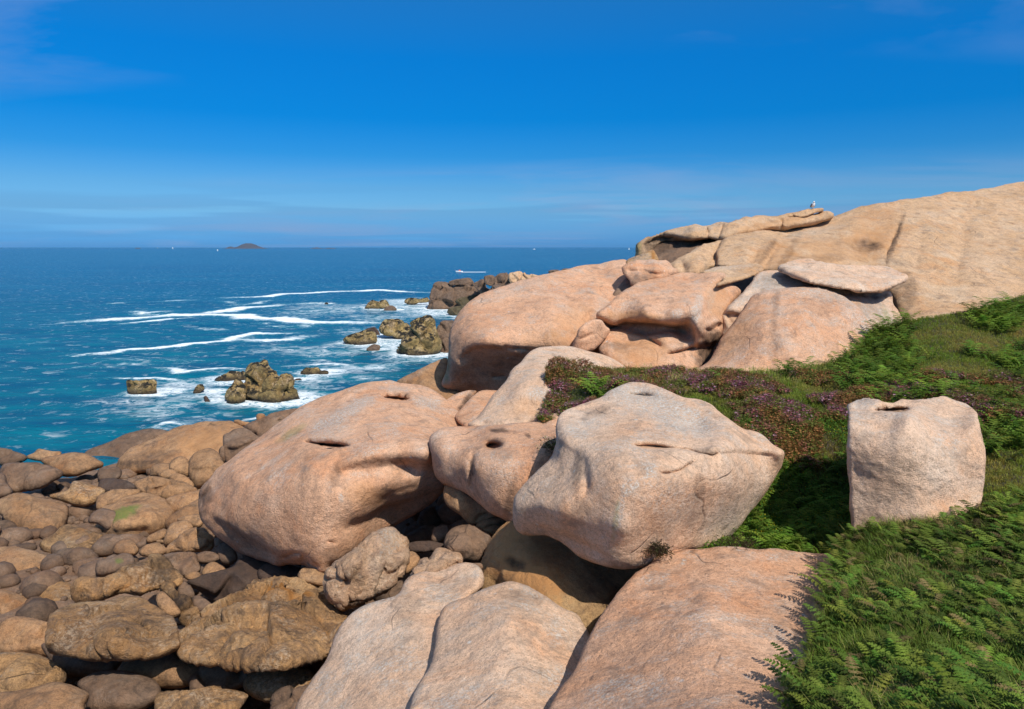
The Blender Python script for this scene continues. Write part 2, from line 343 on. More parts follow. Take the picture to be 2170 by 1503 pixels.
def rock(name, label, outline, ctrl, mat='pink', thick=None, sp=3.2, stains=(), namp=None, nscale=None, facet=None, cat='boulder',
         group=None, parent=None, crack=None, seed=0, tone=0., **kw):
    uv, Q, bnd, dist, Y, Yc, W = sheet(outline, ctrl, sp, noise_seed=seed, **kw)
    n = len(uv); Ym = Y.mean(); size = math.sqrt(len(Q))*sp*Ym/FPX
    thick = thick or size*.55
    e = np.clip(dist/W, 0, 1)
    Yback = (Y[bnd].mean()*.5+np.maximum(Yc, Y.mean())*.5)
    Yb = np.where(bnd, Y, np.maximum(Y, Y.mean()*.3+Yc*.7)+thick*np.sqrt(1-(1-e)**2))
    V1 = at(uv[:, 0], uv[:, 1], Y); inn = np.nonzero(~bnd)[0]; V2 = at(uv[inn, 0], uv[inn, 1], Yb[inn])
    mp = np.arange(n); mp[inn] = n+np.arange(len(inn))
    V = np.concatenate([V1, V2]); F = np.concatenate([Q, mp[Q][:, ::-1]])
    namp = size*.016 if namp is None else namp; nscale = nscale or 3.2/size
    nv = vnormals(V, F)
    off = np.array([seed*13.7, seed*5.1, seed*9.3])
    disp = namp*fbm(V*nscale+off, 5, .55)+namp*(.9 if facet else .22)*fbm(V*nscale*3.1+off+7, 4, .6, ridged=True)+(0 if facet else namp*1.1*fbm(V*nscale*.8+off+3, 2, .4, ridged=True))
    if facet:
        ns, amp, cdepth, cw = facet
        rg = np.random.RandomState(seed+11); lo, hi = V1.min(0), V1.max(0)
        S = rg.uniform(lo, hi, (ns, 3)); g = rg.normal(size=(ns, 3)); g /= np.linalg.norm(g, axis=1)[:, None]
        wp = V+.10*size*.3*np.column_stack([fbm(V*nscale*1.3+40+k*9+off, 3) for k in range(3)])
        disp_f = np.zeros(len(V))
        mind = np.concatenate([dist, dist[inn]]); fade = .25+.75*np.clip(mind/(W*.3), 0, 1)
        for s in range(0, len(V), 8000):
            dd = np.sqrt(((wp[s:s+8000, None]-S[None])**2).sum(-1)); o2 = np.argsort(dd, 1)[:, :2]; ii = np.arange(len(dd))
            f1, f2 = dd[ii, o2[:, 0]], dd[ii, o2[:, 1]]; j = o2[:, 0]
            rel = wp[s:s+8000]-S[j]
            k = np.clip((f2-f1)/(cw*.35), 0, 1)
            disp_f[s:s+8000] = (amp*np.sin(j*2.4)*.6+amp*1.7*np.clip((rel*g[j]).sum(1)/(size*.25), -.7, .7))*(.35+.65*k) - cdepth*1.3*np.exp(-((f2-f1)/(cw*.4))**2)
        disp = disp+disp_f*fade
    V = V+nv*disp[:, None]
    st = np.zeros((len(V), 4)); uvf = np.concatenate([uv, uv[inn]])
    for (ch, px, py, rx, ry, rot, amt) in stains:  # dark marks: partly real stain, partly shade painted under overhangs and in clefts
        a = R(rot); dx, dy = uvf[:, 0]-px, uvf[:, 1]-py
        r2 = ((dx*math.cos(a)+dy*math.sin(a))/rx)**2+((-dx*math.sin(a)+dy*math.cos(a))/ry)**2
        nz_ = fbm(np.column_stack([uvf/14., np.zeros(len(uvf))])+seed, 3)*.9
        k = 'dgoa'.index(ch); st[:, k] = np.clip(st[:, k]+amt*np.clip(1.25-r2+nz_, 0, 1), 0, 1)
    st[:, 0] = np.clip(st[:, 0]+tone, 0, 1)
    o = mesh_obj(name, V, F, M[mat], parent=parent, attrs={'stain_shade': st})
    if parent is None: tag(o, label, cat, group)
    elif label: o['label'] = label
    return o
def simple(name, label, outline, Y, tilt=None, **kw):
    """a stone whose top leans away: depths from one distance"""
    P = np.asarray([p[:2] for p in outline]); y0, y1 = P[:, 1].min(), P[:, 1].max(); x0, x1 = P[:, 0].min(), P[:, 0].max()
    h = (y1-y0)*Y/FPX; wd = (x1-x0)*Y/FPX; s = min(h, wd)
    tilt = s*1.3 if tilt is None else tilt
    ctrl = []
    for fx in (0, .5, 1):
        for fy, k in ((0, 1.0), (.35, .42), (.7, 0.05), (1, .12)):
            ctrl.append((x0+fx*(x1-x0), y0+fy*(y1-y0), Y+tilt*k+s*.22*(abs(fx-.5)*2)**2))
    kw.setdefault('tone', .42*((kw.get('seed', 0)*.618+.2) % 1)**1.4)
    if kw.get('seed', 0) % 3 == 0 and 'facet' not in kw and s > .25: kw['facet'] = (7, s*.07, s*.012, s*.06); kw.setdefault('namp', s*.018)
    kw.setdefault('sp', 2.8 if (x1-x0) < 160 else 3.2)
    return rock(name, label, [p[:2] for p in outline], ctrl, **kw)
# ------------------------------------------------------------------ the great boulders
def C(i, pts): return [(x, y, Y) for (x, y, Y) in Z(i, pts)]
CLIFFISH = dict(cat='rock')
# A: the huge whale-shaped boulder in front
rock('giant_boulder', 'huge whale-backed pink boulder with two rain hollows, largest on the left', 
 Z(2, [(75,790),(70,850),(85,920),(150,990),(230,1060),(290,1105),(400,1130),(480,1160),(545,1185),(600,1175),(660,1180),(700,1185),(740,1215),(790,1237),(835,1225),(850,1180),(910,1150),(960,1110),(1020,1070),(1080,1020),(1150,975),(1200,950),(1280,910),(1380,865),(1460,810),(1520,740),(1600,600),(1680,480),(1710,400),(1680,345),(1600,250),(1520,180),(1420,115),(1300,95),(1180,85),(1080,90),(980,115),(880,150),(780,190),(690,235),(600,290),(500,360),(420,415),(330,490),(250,560),(180,610),(130,680),(85,730)]),
 C(2, [(75,800,20.3),(180,600,21.3),(420,410,22.6),(780,190,24.0),(1180,85,25.0),(1500,170,24.4),(1690,400,22),(300,640,19.3),(700,530,18.2),(1100,480,17.9),(1430,500,17.6),(900,330,20.5),(1250,300,20.6),
  (250,850,18.8),(450,850,17.8),(750,850,16.9),(1000,830,17.1),(1200,700,17.6),(1450,740,18.8),(330,1000,18.4),(300,1090,19.2),(560,1100,17.5),(550,1175,17.9),(800,1100,16.7),(800,1225,16.9),(1000,1050,17.3),(1250,900,19.0),(1050,680,17.2),(600,680,17.6)]),
 'pink', thick=3.2, w=38, roll=.55, namp=.07, nscale=.55,
 dents=[(*Z(2,[(835,462)])[0], 44, 8, 4, 1.0, 3), (*Z(2,[(855,476)])[0], 26, 9, 0, .7, 3), (*Z(2,[(1245,187)])[0], 29, 8, 4, 1.0, 3), (*Z(2,[(1130,620)])[0], 85, 22, -8, .30), (*Z(2,[(1330,590)])[0], 50, 22, 10, .4), (*Z(2,[(1160,860)])[0], 30, 60, 30, .25)],
 grooves=[(Z(2,[(1190,205),(1120,280),(1040,350),(960,420)]), 7, .12), (Z(2,[(870,530),(930,505),(1020,478)]), 2.2, .10), (Z(2,[(420,520),(520,460),(600,400),(660,350)]), 4, .14), (Z(2,[(1310,405),(1335,385),(1370,395)]), 1.8, .08),
          (Z(2,[(100,860),(90,790),(150,740),(200,690)]), 7, .25), (Z(2,[(700,1120),(650,1110),(560,1140)]), 3, .12), (Z(2,[(830,1040),(880,1050)]), 3, .1), (Z(2,[(250,600),(420,520),(560,470),(690,430)]), 9, .10)],
 steps=[(Z(2,[(840,660),(960,590),(1150,545),(1400,540)]), 8, 48, .22), (Z(2,[(120,870),(250,950),(400,1040),(540,1130)]), 6, 40, .35), (Z(2,[(900,960),(1080,870),(1250,800),(1500,700)]), 9, 60, .45), (Z(2,[(690,1110),(740,1160),(800,1190)]), 3, 30, .2)],
 stains=[('g',*Z(2,[(950,270)])[0],70,18,-25,.8),('g',*Z(2,[(820,380)])[0],45,22,-10,.7),('g',*Z(2,[(1440,210)])[0],34,16,10,.9),('g',*Z(2,[(1240,130)])[0],34,9,0,.7),('d',*Z(2,[(700,640)])[0],14,50,5,.30),('d',*Z(2,[(770,530)])[0],24,12,0,.35),
         ('d',*Z(2,[(100,800)])[0],16,50,20,.7),('d',*Z(2,[(1100,570)])[0],80,12,-8,.55),('d',*Z(2,[(880,650)])[0],14,30,15,.4),('a',*Z(2,[(620,400)])[0],40,8,-32,.45),('o',*Z(2,[(1050,760)])[0],46,26,0,.4),('g',*Z(2,[(1030,650)])[0],24,7,0,.6),('d',*Z(2,[(300,1000)])[0],70,14,32,.35),('g',*Z(2,[(915,780)])[0],5,9,0,1)])  # dark left tip, band below the ledge and lower-left facet are painted shade
# C: the prow
rock('prow_boulder', 'big jutting pink boulder with grey lichen crown, front and centre right',
 [(1178,914),(1180,886),(1192,872),(1228,859),(1274,843),(1295,828),(1333,813),(1369,813),(1388,819),(1413,829),(1448,845),(1483,851),(1508,861),(1536,886),(1572,912),(1607,921),(1635,942),(1660,958),(1654,985),(1642,1009),(1621,1044),(1589,1083),(1572,1108),(1543,1140),(1512,1163),(1459,1165),(1416,1178),(1395,1182),(1381,1193),(1372,1199),(1340,1203),(1298,1201),(1263,1192),(1228,1178),(1203,1157),(1185,1143),(1157,1132),(1108,1129),(1092,1115),(1087,1090),(1090,1058),(1101,1041),(1122,1020),(1150,991),(1168,970),(1178,945),(1180,930)],
 [(1350,812,17),(1230,860,15.6),(1182,890,14.4),(1483,851,15.8),(1600,920,14.4),(1655,958,13.5),(1200,930,13.4),(1225,965,12.8),(1300,965,12.2),(1400,975,11.9),(1530,955,12.5),(1350,900,14.0),(1450,900,14.2),
  (1260,1050,11.9),(1320,1030,11.5),(1320,1120,11.3),(1310,1195,11.7),(1100,1080,13.1),(1135,1020,13.4),(1170,975,13.8),(1190,1010,12.9),(1150,1070,12.5),(1200,1080,12.05),(1120,1120,13.3),(1210,1145,12.4),(1450,1050,11.9),(1550,1030,12.6),(1645,990,13.8),(1420,1165,12.3),(1530,1130,13.2),(1600,1070,13.6)],
 'pale', thick=2.6, w=26, roll=.30, namp=.035, nscale=.8, sp=3.0,
 dents=[(*Z(3,[(1530,478)])[0],40,8,2,.34,2),(*Z(4,[(0,168)])[0],30,6,4,.30,2),(1214,985,14,34,14,.12),(1480,905,40,24,20,.35)],
 grooves=[([(1393,1002),(1415,1003),(1440,997),(1455,987),(1478,974)],2.2,.16),([(1366,944),(1420,950),(1462,955),(1485,962),(1512,963),(1530,950),(1524,942)],3.2,.14),([(1232,955),(1243,990),(1246,1030),(1238,1058)],8,.10),([(1455,865),(1500,880),(1530,900)],3,.08)],
 steps=[([(1178,925),(1200,945),(1225,962),(1238,990),(1243,1030)],6,26,.12),([(1478,978),(1530,958),(1600,960),(1650,962)],4,50,.22),([(1110,1120),(1160,1115),(1240,1150),(1300,1185)],5,30,.2)],
 stains=[('g',1350,840,80,26,8,1.0),('g',1440,890,70,34,22,1.0),('g',1235,905,40,24,0,.35),('g',1430,880,60,30,22,.8),('g',1312,1090,9,62,12,.75),('g',1335,1030,20,26,0,.6),('a',1305,1105,6,50,8,.35),('d',1225,1000,12,50,10,.4),('d',1480,1030,12,40,5,.4),('d',1270,870,40,8,-20,.4),('d',1400,1100,40,40,0,.22),('d',1465,1090,30,30,0,.25),('g',1420,1060,60,50,0,.4),('g',1380,1000,10,20,20,.8),('d',1500,960,20,6,8,.55),('o',1380,946,40,8,2,.45),('o',1300,930,50,20,0,.2),('d',1240,1075,26,20,0,.35)])  # dark nose crease and line along the rim are painted shade
# B: the pothole boulder between them
rock('pothole_boulder', 'rounded pink boulder with a round pothole, wedged left of the jutting boulder',
 Z(3, [(205,470),(215,410),(270,370),(350,360),(450,352),(600,345),(780,330),(880,330),(940,350),(990,420),(1000,520),(960,640),(900,760),(860,880),(800,960),(740,960),(700,940),(640,900),(540,850),(440,770),(350,720),(280,690),(235,640),(215,560)]),
 C(3, [(450,352,19),(900,332,18.6),(270,470,17.1),(480,560,15.9),(650,540,15.6),(880,500,15.3),(450,650,16),(600,780,15.3),(700,900,15.3),(235,600,17.3),(350,700,16.8),(600,430,16.6),(900,640,15.2),(500,800,16.0),(960,400,16.6)]),
 'pink', thick=2.2, w=28, roll=.42, namp=.04, nscale=.8,
 dents=[(*Z(3,[(585,470)])[0],19,10,-6,.75,3),(*Z(3,[(560,450)])[0],24,10,0,.12)],
 grooves=[(Z(3,[(490,500),(455,580),(455,700),(470,760)]),7,.20),(Z(3,[(570,365),(620,385),(700,390),(800,420)]),4,.06)],
 stains=[('d',*Z(3,[(458,600)])[0],8,36,5,.75),('d',*Z(3,[(640,385)])[0],30,5,8,.9),('d',*Z(3,[(790,415)])[0],8,4,20,.9),('d',*Z(3,[(585,455)])[0],24,13,0,.55),('d',*Z(3,[(690,790)])[0],12,50,12,.6),('g',*Z(3,[(650,600)])[0],45,40,0,.45),('d',*Z(3,[(660,520)])[0],28,14,0,.3)])  # dark right edge is a painted cast shadow; pothole shade painted too
# D: pale boulder under the heather bank
rock('pale_boulder', 'smooth pale boulder sloping down from the heather bank, streaked with white lichen',
 Z(7, [(970,1125),(1030,1070),(1120,950),(1200,850),(1300,720),(1380,640),(1480,605),(1640,605),(1760,640),(1900,680),(2000,745),(1990,800),(1700,850),(1560,850),(1530,990),(1440,1080),(1340,1150),(1200,1160),(1060,1150)]),
 C(7, [(1050,1110,19.6),(1300,1100,19.2),(1450,1050,19.5),(1300,900,20.2),(1500,900,20.3),(1200,880,21.2),(1380,650,24),(1480,606,25.2),(1700,625,25.6),(1950,710,25.2),(1700,760,22.8),(1500,750,22.0),(1110,1000,20.3),(1980,780,24)]),
 'pale', thick=2.5, w=30, roll=.5, namp=.05, nscale=.6,
 dents=[(*Z(7,[(1380,1000)])[0],40,24,0,.25),(*Z(7,[(1080,1110)])[0],16,5,0,.15),(*Z(7,[(1280,800)])[0],20,60,35,.15)],
 grooves=[(Z(7,[(1660,640),(1730,655),(1790,655)]),3,.1)],
 stains=[('g',*Z(7,[(1440,920)])[0],36,16,10,1),('g',*Z(7,[(1480,990)])[0],12,24,0,1),('o',*Z(7,[(1340,1000)])[0],50,24,-10,.35),('d',*Z(7,[(1400,1090)])[0],30,8,-40,.5)])
# P: large face boulder behind
rock('whale_rock', 'very large rounded pink boulder rising from the sea behind, dark hollow underside',
 Z(7, [(850,620),(860,500),(900,400),(960,330),(1040,280),(1120,240),(1260,190),(1420,150),(1560,110),(1700,80),(1830,70),(1920,40),(2000,33),(2025,70),(2045,110),(2080,200),(2020,330),(1950,430),(1920,520),(1880,640),(1700,680),(1560,700),(1480,740),(1350,830),(1200,900),(1160,915),(1080,905),(1000,900),(900,900),(800,860),(830,760)]),
 C(7, [(810,860,28.6),(860,600,28.4),(905,410,29.8),(1260,190,33),(1800,75,36),(2000,36,36),(1100,400,28.8),(1500,400,27.9),(1800,350,28.9),(2000,200,31.5),(900,700,27.6),(1080,580,26.2),(1300,610,26.6),(1200,800,28.0),(1600,560,26.8),(1850,600,28.5),(1000,890,28.9),(1400,250,31.0),(950,560,27.4),(1400,800,28.0),(1020,760,27.7),(1700,250,31.6)]),
 'pink', thick=5, w=26, roll=.6, namp=.08, nscale=.4,
 dents=[(*Z(7,[(1150,730)])[0],90,40,-10,.12),(*Z(7,[(1950,230)])[0],24,40,30,.8),(*Z(7,[(1720,420)])[0],40,50,10,.25),(*Z(7,[(1030,700)])[0],20,40,30,.3)],
 grooves=[(Z(7,[(1820,180),(1850,280),(1810,370),(1700,460)]),10,.3),(Z(7,[(1120,800),(1220,790)]),3,.2),(Z(7,[(1190,590),(1250,610),(1400,620)]),4,.3),(Z(7,[(1200,340),(1400,250),(1560,230)]),8,.06)],
 steps=[(Z(7,[(890,700),(980,620),(1080,590),(1180,605),(1300,640),(1420,620),(1540,610)]),4,70,.45),(Z(7,[(1830,60),(1850,160),(1890,250),(1870,330)][::-1]),8,26,.55)],
 stains=[('g',*Z(7,[(840,720)])[0],9,50,6,.6),('a',*Z(7,[(835,740)])[0],7,46,6,.5),('o',*Z(7,[(1650,470)])[0],60,40,-35,.4),('o',*Z(7,[(1450,560)])[0],50,24,0,.3),('d',*Z(7,[(1080,740)])[0],80,40,0,.25),('g',*Z(7,[(1300,230)])[0],80,12,-18,.4),('g',*Z(7,[(1840,340)])[0],16,30,20,.5),('d',*Z(7,[(900,520)])[0],12,60,8,.25)])  # broad dark patch paints the shade of the underside
rock('wedge_stone', 'small split wedge stone at the right foot of the great rounded boulder',
 Z(7, [(1655,610),(1680,530),(1700,480),(1760,440),(1830,425),(1870,470),(1900,500),(1800,620),(1720,640)]), C(7, [(1660,600,26.6),(1820,430,26.9),(1900,500,27.4),(1730,630,26.4),(1740,520,26.3)]),
 'pink', thick=1.5, w=9, roll=.15, grooves=[(Z(7,[(1690,560),(1760,530),(1800,520)]),3,.12)])
# Q: the mouth boulder
rock('mouth_boulder', 'pink boulder hollowed like an open mouth with curled lips, centre of the outcrop',
 Z(5, [(-45,850),(-10,820),(60,760),(150,690),(300,620),(420,600),(540,565),(680,572),(760,565),(845,575),(850,600),(830,640),(800,660),(900,655),(960,700),(900,780),(850,850),(835,920),(830,1000),(760,1100),(700,1190),(650,1262),(560,1255),(440,1265),(300,1260),(160,1255),(50,1195),(-30,1130),(-45,1050),(-10,1000),(60,960),(30,920),(-40,885)]),
 C(5, [(300,620,31),(600,568,31.5),(840,590,29.8),(950,690,30),(0,850,27.4),(300,850,26.3),(500,860,26.1),(640,820,26.4),(800,900,27.4),(300,990,27.5),(560,970,27.6),(80,950,28.0),(60,1100,26.2),(300,1070,26.3),(500,1180,26.0),(300,1230,25.6),(640,1240,26.2),(740,1120,28.4),(680,980,26.3),(450,740,28.2),(-30,1080,27.2),(560,1060,26.6)]),
 'pink', thick=3.2, w=14, roll=.35, namp=.06, nscale=.6, sp=2.8,
 dents=[(*Z(5,[(300,960)])[0],70,14,2,.5,2),(*Z(5,[(560,985)])[0],26,18,10,.3,1),(*Z(5,[(160,1060)])[0],36,14,-10,.4),(*Z(5,[(370,1060)])[0],20,8,30,.3),(*Z(5,[(540,1085)])[0],40,8,-14,-.3)],
 grooves=[(Z(5,[(440,1140),(540,1120),(650,1085)]),4,.5),(Z(5,[(290,1020),(340,1050),(420,1100)]),4,.25),(Z(5,[(700,960),(760,970),(830,910)]),4,.3)],
 steps=[(Z(5,[(-60,860),(50,925),(150,905),(260,905),(380,915),(480,925),(640,905)]),3,30,.8),(Z(5,[(620,890),(650,960),(650,1040),(660,1090)][::-1]),5,30,-.5),(Z(5,[(830,590),(760,700),(700,800),(690,900),(720,970)][::-1]),9,60,.5),(Z(5,[(700,960),(830,910)]),4,30,.4)],
 stains=[('o',*Z(5,[(200,870)])[0],70,12,3,.6),('o',*Z(5,[(250,1120)])[0],70,40,0,.55),('g',*Z(5,[(650,840)])[0],10,40,15,.9),('g',*Z(5,[(520,850)])[0],14,8,-20,.9),('g',*Z(5,[(755,740)])[0],10,30,8,.7),('o',*Z(5,[(800,760)])[0],30,40,0,.5),('d',*Z(5,[(730,1100)])[0],20,50,25,.9),('d',*Z(5,[(100,1090)])[0],24,10,0,.4),('d',*Z(5,[(300,920)])[0],70,8,2,.5)])  # dark under the upper lip and in the right fissure is painted shade
rock('tongue_slab', 'flat tongue-shaped slab lying on top of the mouth-like boulder',
 Z(5, [(680,575),(720,545),(790,520),(900,512),(1000,498),(1080,500),(1115,515),(1130,540),(1100,565),(1040,590),(980,612),(850,645),(790,662),(800,640),(835,620),(835,590),(760,578)]),
 C(5, [(700,565,31),(900,515,32),(1100,520,31.5),(850,640,29.0),(1000,600,29.6),(1120,548,30.6),(820,590,29.6)]), 'ochre', thick=1.3, w=9, roll=.2,
 steps=[(Z(5,[(830,590),(900,560),(1040,540),(1110,525)]),3,30,.2)], stains=[('g',*Z(5,[(860,530)])[0],60,6,-5,.5)])
# R: dome
rock('ridge_slope_rock', 'lichen-mottled rock mass directly behind the domed boulder, on its left',
 Z(5, [(835,1010),(838,950),(840,880),(880,800),(950,740),(1000,680),(1040,640),(1070,590),(1110,556),(1230,553),(1320,590),(1400,620),(1500,650),(1520,720),(1350,790),(1200,900),(1000,1000),(900,1050)]),
 C(5, [(840,900,28),(1110,560,31),(1230,556,31.5),(1480,650,30),(1000,760,28.3),(1200,660,28.8),(900,850,27.4),(850,1000,27.8),(1400,700,28.2),(1000,900,27.6)]), 'pale', thick=2.5, w=14, roll=.3,
 steps=[(Z(5,[(845,860),(900,840),(960,850),(1000,830)]),4,40,.5)], grooves=[(Z(5,[(980,740),(1080,700),(1200,680)]),4,.2)],
 stains=[('g',*Z(5,[(1230,630)])[0],60,22,0,1),('d',*Z(5,[(1240,620)])[0],50,14,0,.35),('g',*Z(5,[(1000,730)])[0],40,14,-30,.6),('o',*Z(5,[(900,880)])[0],16,20,0,.4)])
rock('shoulder_rock', 'grey-flecked rock shoulder leaning on the right flank of the domed boulder',
 Z(5, [(1480,640),(1600,670),(1700,690),(1850,705),(2010,690),(2050,790),(2100,870),(2135,920),(2135,960),(2080,990),(2010,1000),(2060,1070),(2100,1110),(2105,1160),(2060,1180),(1960,1200),(1850,1100),(1700,900),(1600,760)]),
 C(5, [(1500,650,28.5),(2000,700,29.5),(2130,930,28.5),(2090,1150,26.4),(1800,800,27.2),(1950,950,27.0),(1950,1130,26),(1700,740,27.8)]), 'pale', thick=2.5, w=12, roll=.3,
 steps=[(Z(5,[(1480,655),(1650,690),(1850,715),(2010,705)]),3,25,.6)],
 stains=[('d',*Z(5,[(1850,720)])[0],60,8,5,.55),('g',*Z(5,[(1900,780)])[0],30,40,20,.7),('g',*Z(5,[(2000,900)])[0],16,40,-20,.6),('a',*Z(5,[(2000,880)])[0],8,30,-20,.4),('d',*Z(5,[(1800,800)])[0],60,40,0,.3)])
rock('domed_boulder', 'broad domed pink boulder standing on the grassy ledge, right of centre',
 Z(5, [(640,1275),(700,1225),(740,1190),(800,1090),(840,1020),(920,930),(960,860),(1010,780),(1080,720),(1200,680),(1350,668),(1500,668),(1600,690),(1700,740),(1800,830),(1900,960),(1980,1080),(2030,1180),(2000,1215),(1850,1235),(1700,1260),(1500,1310),(1300,1320),(1150,1325),(1000,1335),(860,1340),(740,1310)]),
 C(5, [(1350,670,27.8),(1050,750,27.4),(1650,710,27.4),(980,880,26.4),(1400,850,25.2),(1700,850,25.8),(800,1140,25.2),(1200,1100,24),(1700,1100,24.3),(1990,1170,25.4),(680,1260,24.6),(1300,1290,23.2),(900,1290,23.3),(1800,1230,24.1),(1150,900,25.1)]),
 'pink', thick=3.5, w=22, roll=.55, namp=.06, nscale=.6,
 dents=[(*Z(5,[(900,1080)])[0],30,60,35,.2),(*Z(5,[(1200,1050)])[0],16,70,0,.12),(*Z(5,[(1550,900)])[0],26,40,0,.1)], steps=[(Z(5,[(1700,760),(1820,900),(1930,1060),(2010,1180)][::-1]),7,30,-.3)],
 stains=[('o',*Z(5,[(940,1000)])[0],30,60,30,.35),('g',*Z(5,[(1750,860)])[0],18,60,-35,.7),('g',*Z(5,[(1920,1080)])[0],14,60,-30,.8),('d',*Z(5,[(1210,850)])[0],10,60,8,.32),('d',*Z(5,[(1200,1080)])[0],14,50,0,.25),('d',*Z(5,[(1560,800)])[0],50,30,0,.25),('g',*Z(5,[(1180,690)])[0],60,8,-12,.6),('g',*Z(5,[(1600,710)])[0],60,12,14,.7)])
rock('cap_slab', 'long pale flat slab capping the domed boulder like a lid',
 Z(5, [(1235,540),(1250,510),(1350,475),(1450,468),(1560,490),(1700,505),(1850,515),(1980,515),(2080,550),(2145,590),(2130,620),(2050,660),(1950,695),(1850,700),(1700,680),(1550,655),(1470,640),(1400,610),(1290,570)]),
 C(5, [(1240,530,30),(1450,470,31.5),(1980,517,31),(2140,595,29.2),(1850,695,27.0),(1500,640,27.2),(1290,565,28.6),(1700,600,28.2),(1480,560,28.8)]), 'pale', thick=1.8, w=12, roll=.28, namp=.05,
 grooves=[(Z(5,[(1460,635),(1480,605),(1560,590),(1640,600)]),4,.14),(Z(5,[(1250,550),(1290,545)]),3,.2)], steps=[(Z(5,[(1470,620),(1600,630),(1850,665),(2050,640)]),4,30,.3)])
# W: the big back slope
rock('hillside_slab', 'enormous ochre granite slope forming the skyline at right',
 Z(5, [(795,490),(805,420),(850,345),(900,318),(1000,300),(1100,275),(1180,255),(1260,245),(1400,225),(1500,200),(1620,170),(1750,130),(1900,90),(2050,70),(2150,52),(2400,10),(2700,-30),(3200,-60),(3300,300),(3200,900),(2150,960),(2110,880),(2060,760),(2000,700),(1700,640),(1300,600),(1130,560),(900,530),(800,520)]),
 C(5, [(810,450,34),(1100,420,34),(1400,400,35),(1130,550,33),(1000,315,38.5),(1200,258,41.5),(1400,230,42),(1180,300,37.5),(1620,178,43),(2150,54,44),(2700,-28,46),(3200,-50,46),(2150,600,32.5),(1700,600,33),(2150,900,29.5),(1700,350,36.5),(2300,350,37),(3000,400,36),(3000,850,29),(1000,340,36)]),
 'ochre', thick=6, w=16, roll=.5, namp=.14, nscale=.35, sp=3.6,
 dents=[(*Z(5,[(1850,350)])[0],30,16,0,.5),(*Z(5,[(1800,370)])[0],14,10,0,.4),(*Z(5,[(1900,380)])[0],12,8,0,.4)],
 grooves=[(Z(5,[(2100,230),(2040,340),(1980,490)]),5,.35),(Z(5,[(1170,310),(1080,420),(1020,500)]),7,.35),(Z(5,[(1300,330),(1200,420),(1130,520)]),6,.25),(Z(5,[(1400,330),(1300,420)]),7,.2),(Z(5,[(1560,250),(1450,320),(1380,400)]),9,.25),(Z(5,[(1140,300),(1240,320),(1330,280)]),5,.3),(Z(5,[(2260,200),(2230,400),(2190,560)]),12,.2),(Z(5,[(2600,100),(2520,400),(2480,700)]),14,.3)],
 stains=[('o',*Z(5,[(1650,420)])[0],130,40,-15,.45),('o',*Z(5,[(1950,300)])[0],60,60,0,.35),('d',*Z(5,[(1850,380)])[0],34,14,10,.45),('d',*Z(5,[(1300,440)])[0],10,50,30,.4),('d',*Z(5,[(1150,420)])[0],6,50,35,.5),('d',*Z(5,[(1500,470)])[0],70,8,0,.3),('o',*Z(5,[(1200,460)])[0],60,30,-20,.5),('g',*Z(5,[(1830,350)])[0],16,10,-30,.8),('d',*Z(5,[(2060,340)])[0],6,60,20,.8),('d',*Z(5,[(1900,380)])[0],24,10,10,.4),('d',*Z(5,[(2090,500)])[0],60,8,10,.3),('d',*Z(5,[(2120,760)])[0],30,60,0,.6),('g',*Z(5,[(1500,280)])[0],70,10,-12,.4)])
X = rock('skyline_slab', 'long thin slab on the skyline, split into two prongs, with a gull on it',
 Z(5, [(230,420),(235,365),(300,322),(400,287),(520,252),(600,235),(650,228),(720,240),(800,215),(880,208),(940,190),(1000,177),(1100,165),(1200,163),(1270,155),(1360,138),(1400,140),(1440,160),(1490,152),(1560,134),(1600,134),(1625,153),(1600,178),(1500,210),(1400,238),(1250,256),(1180,262),(1050,295),(900,322),(800,325),(740,320),(640,334),(560,328),(450,333),(380,362),(330,402),(290,440),(250,460),(225,445)]),
 C(5, [(235,380,38.2),(520,255,39.3),(800,216,39.6),(1100,166,40),(1400,142,40.6),(1620,155,41),(1500,205,40.4),(1180,260,38.6),(900,320,37.4),(600,330,37.6),(330,400,38.4),(240,450,38.6),(900,250,38.1),(640,280,38.2)]),
 'ochre', thick=2.4, w=9, roll=.35, namp=.10, nscale=.7, sp=2.4,
 grooves=[(Z(5,[(720,240),(735,280),(720,320)]),3,.25),(Z(5,[(850,215),(835,260),(810,320)]),2.5,.2),(Z(5,[(1250,170),(1260,210),(1245,250)]),3,.25),(Z(5,[(1270,180),(1380,165),(1440,160)]),3,.25)],
 steps=[(Z(5,[(260,370),(380,305),(480,300),(580,325),(700,315)]),3,26,1.0),(Z(5,[(850,300),(1000,280),(1180,245),(1400,225),(1550,185)]),3,20,.5)],
 stains=[('d',*Z(5,[(360,350)])[0],40,16,-20,.85),('a',*Z(5,[(240,380)])[0],8,20,0,.4),('d',*Z(5,[(880,208)])[0],6,3,0,1),('o',*Z(5,[(1200,220)])[0],90,10,-12,.5),('g',*Z(5,[(620,260)])[0],70,8,-10,.4)])
rock('prong', None, Z(5, [(1330,150),(1360,136),(1430,114),(1500,106),(1548,105),(1549,126),(1500,138),(1460,152),(1430,164),(1370,170)]),
 C(5, [(1340,150,40.3),(1430,116,40.8),(1548,112,41),(1450,152,40.1)]), 'ochre', thick=.9, w=5, roll=.15, sp=1.6, namp=.02, parent=X)
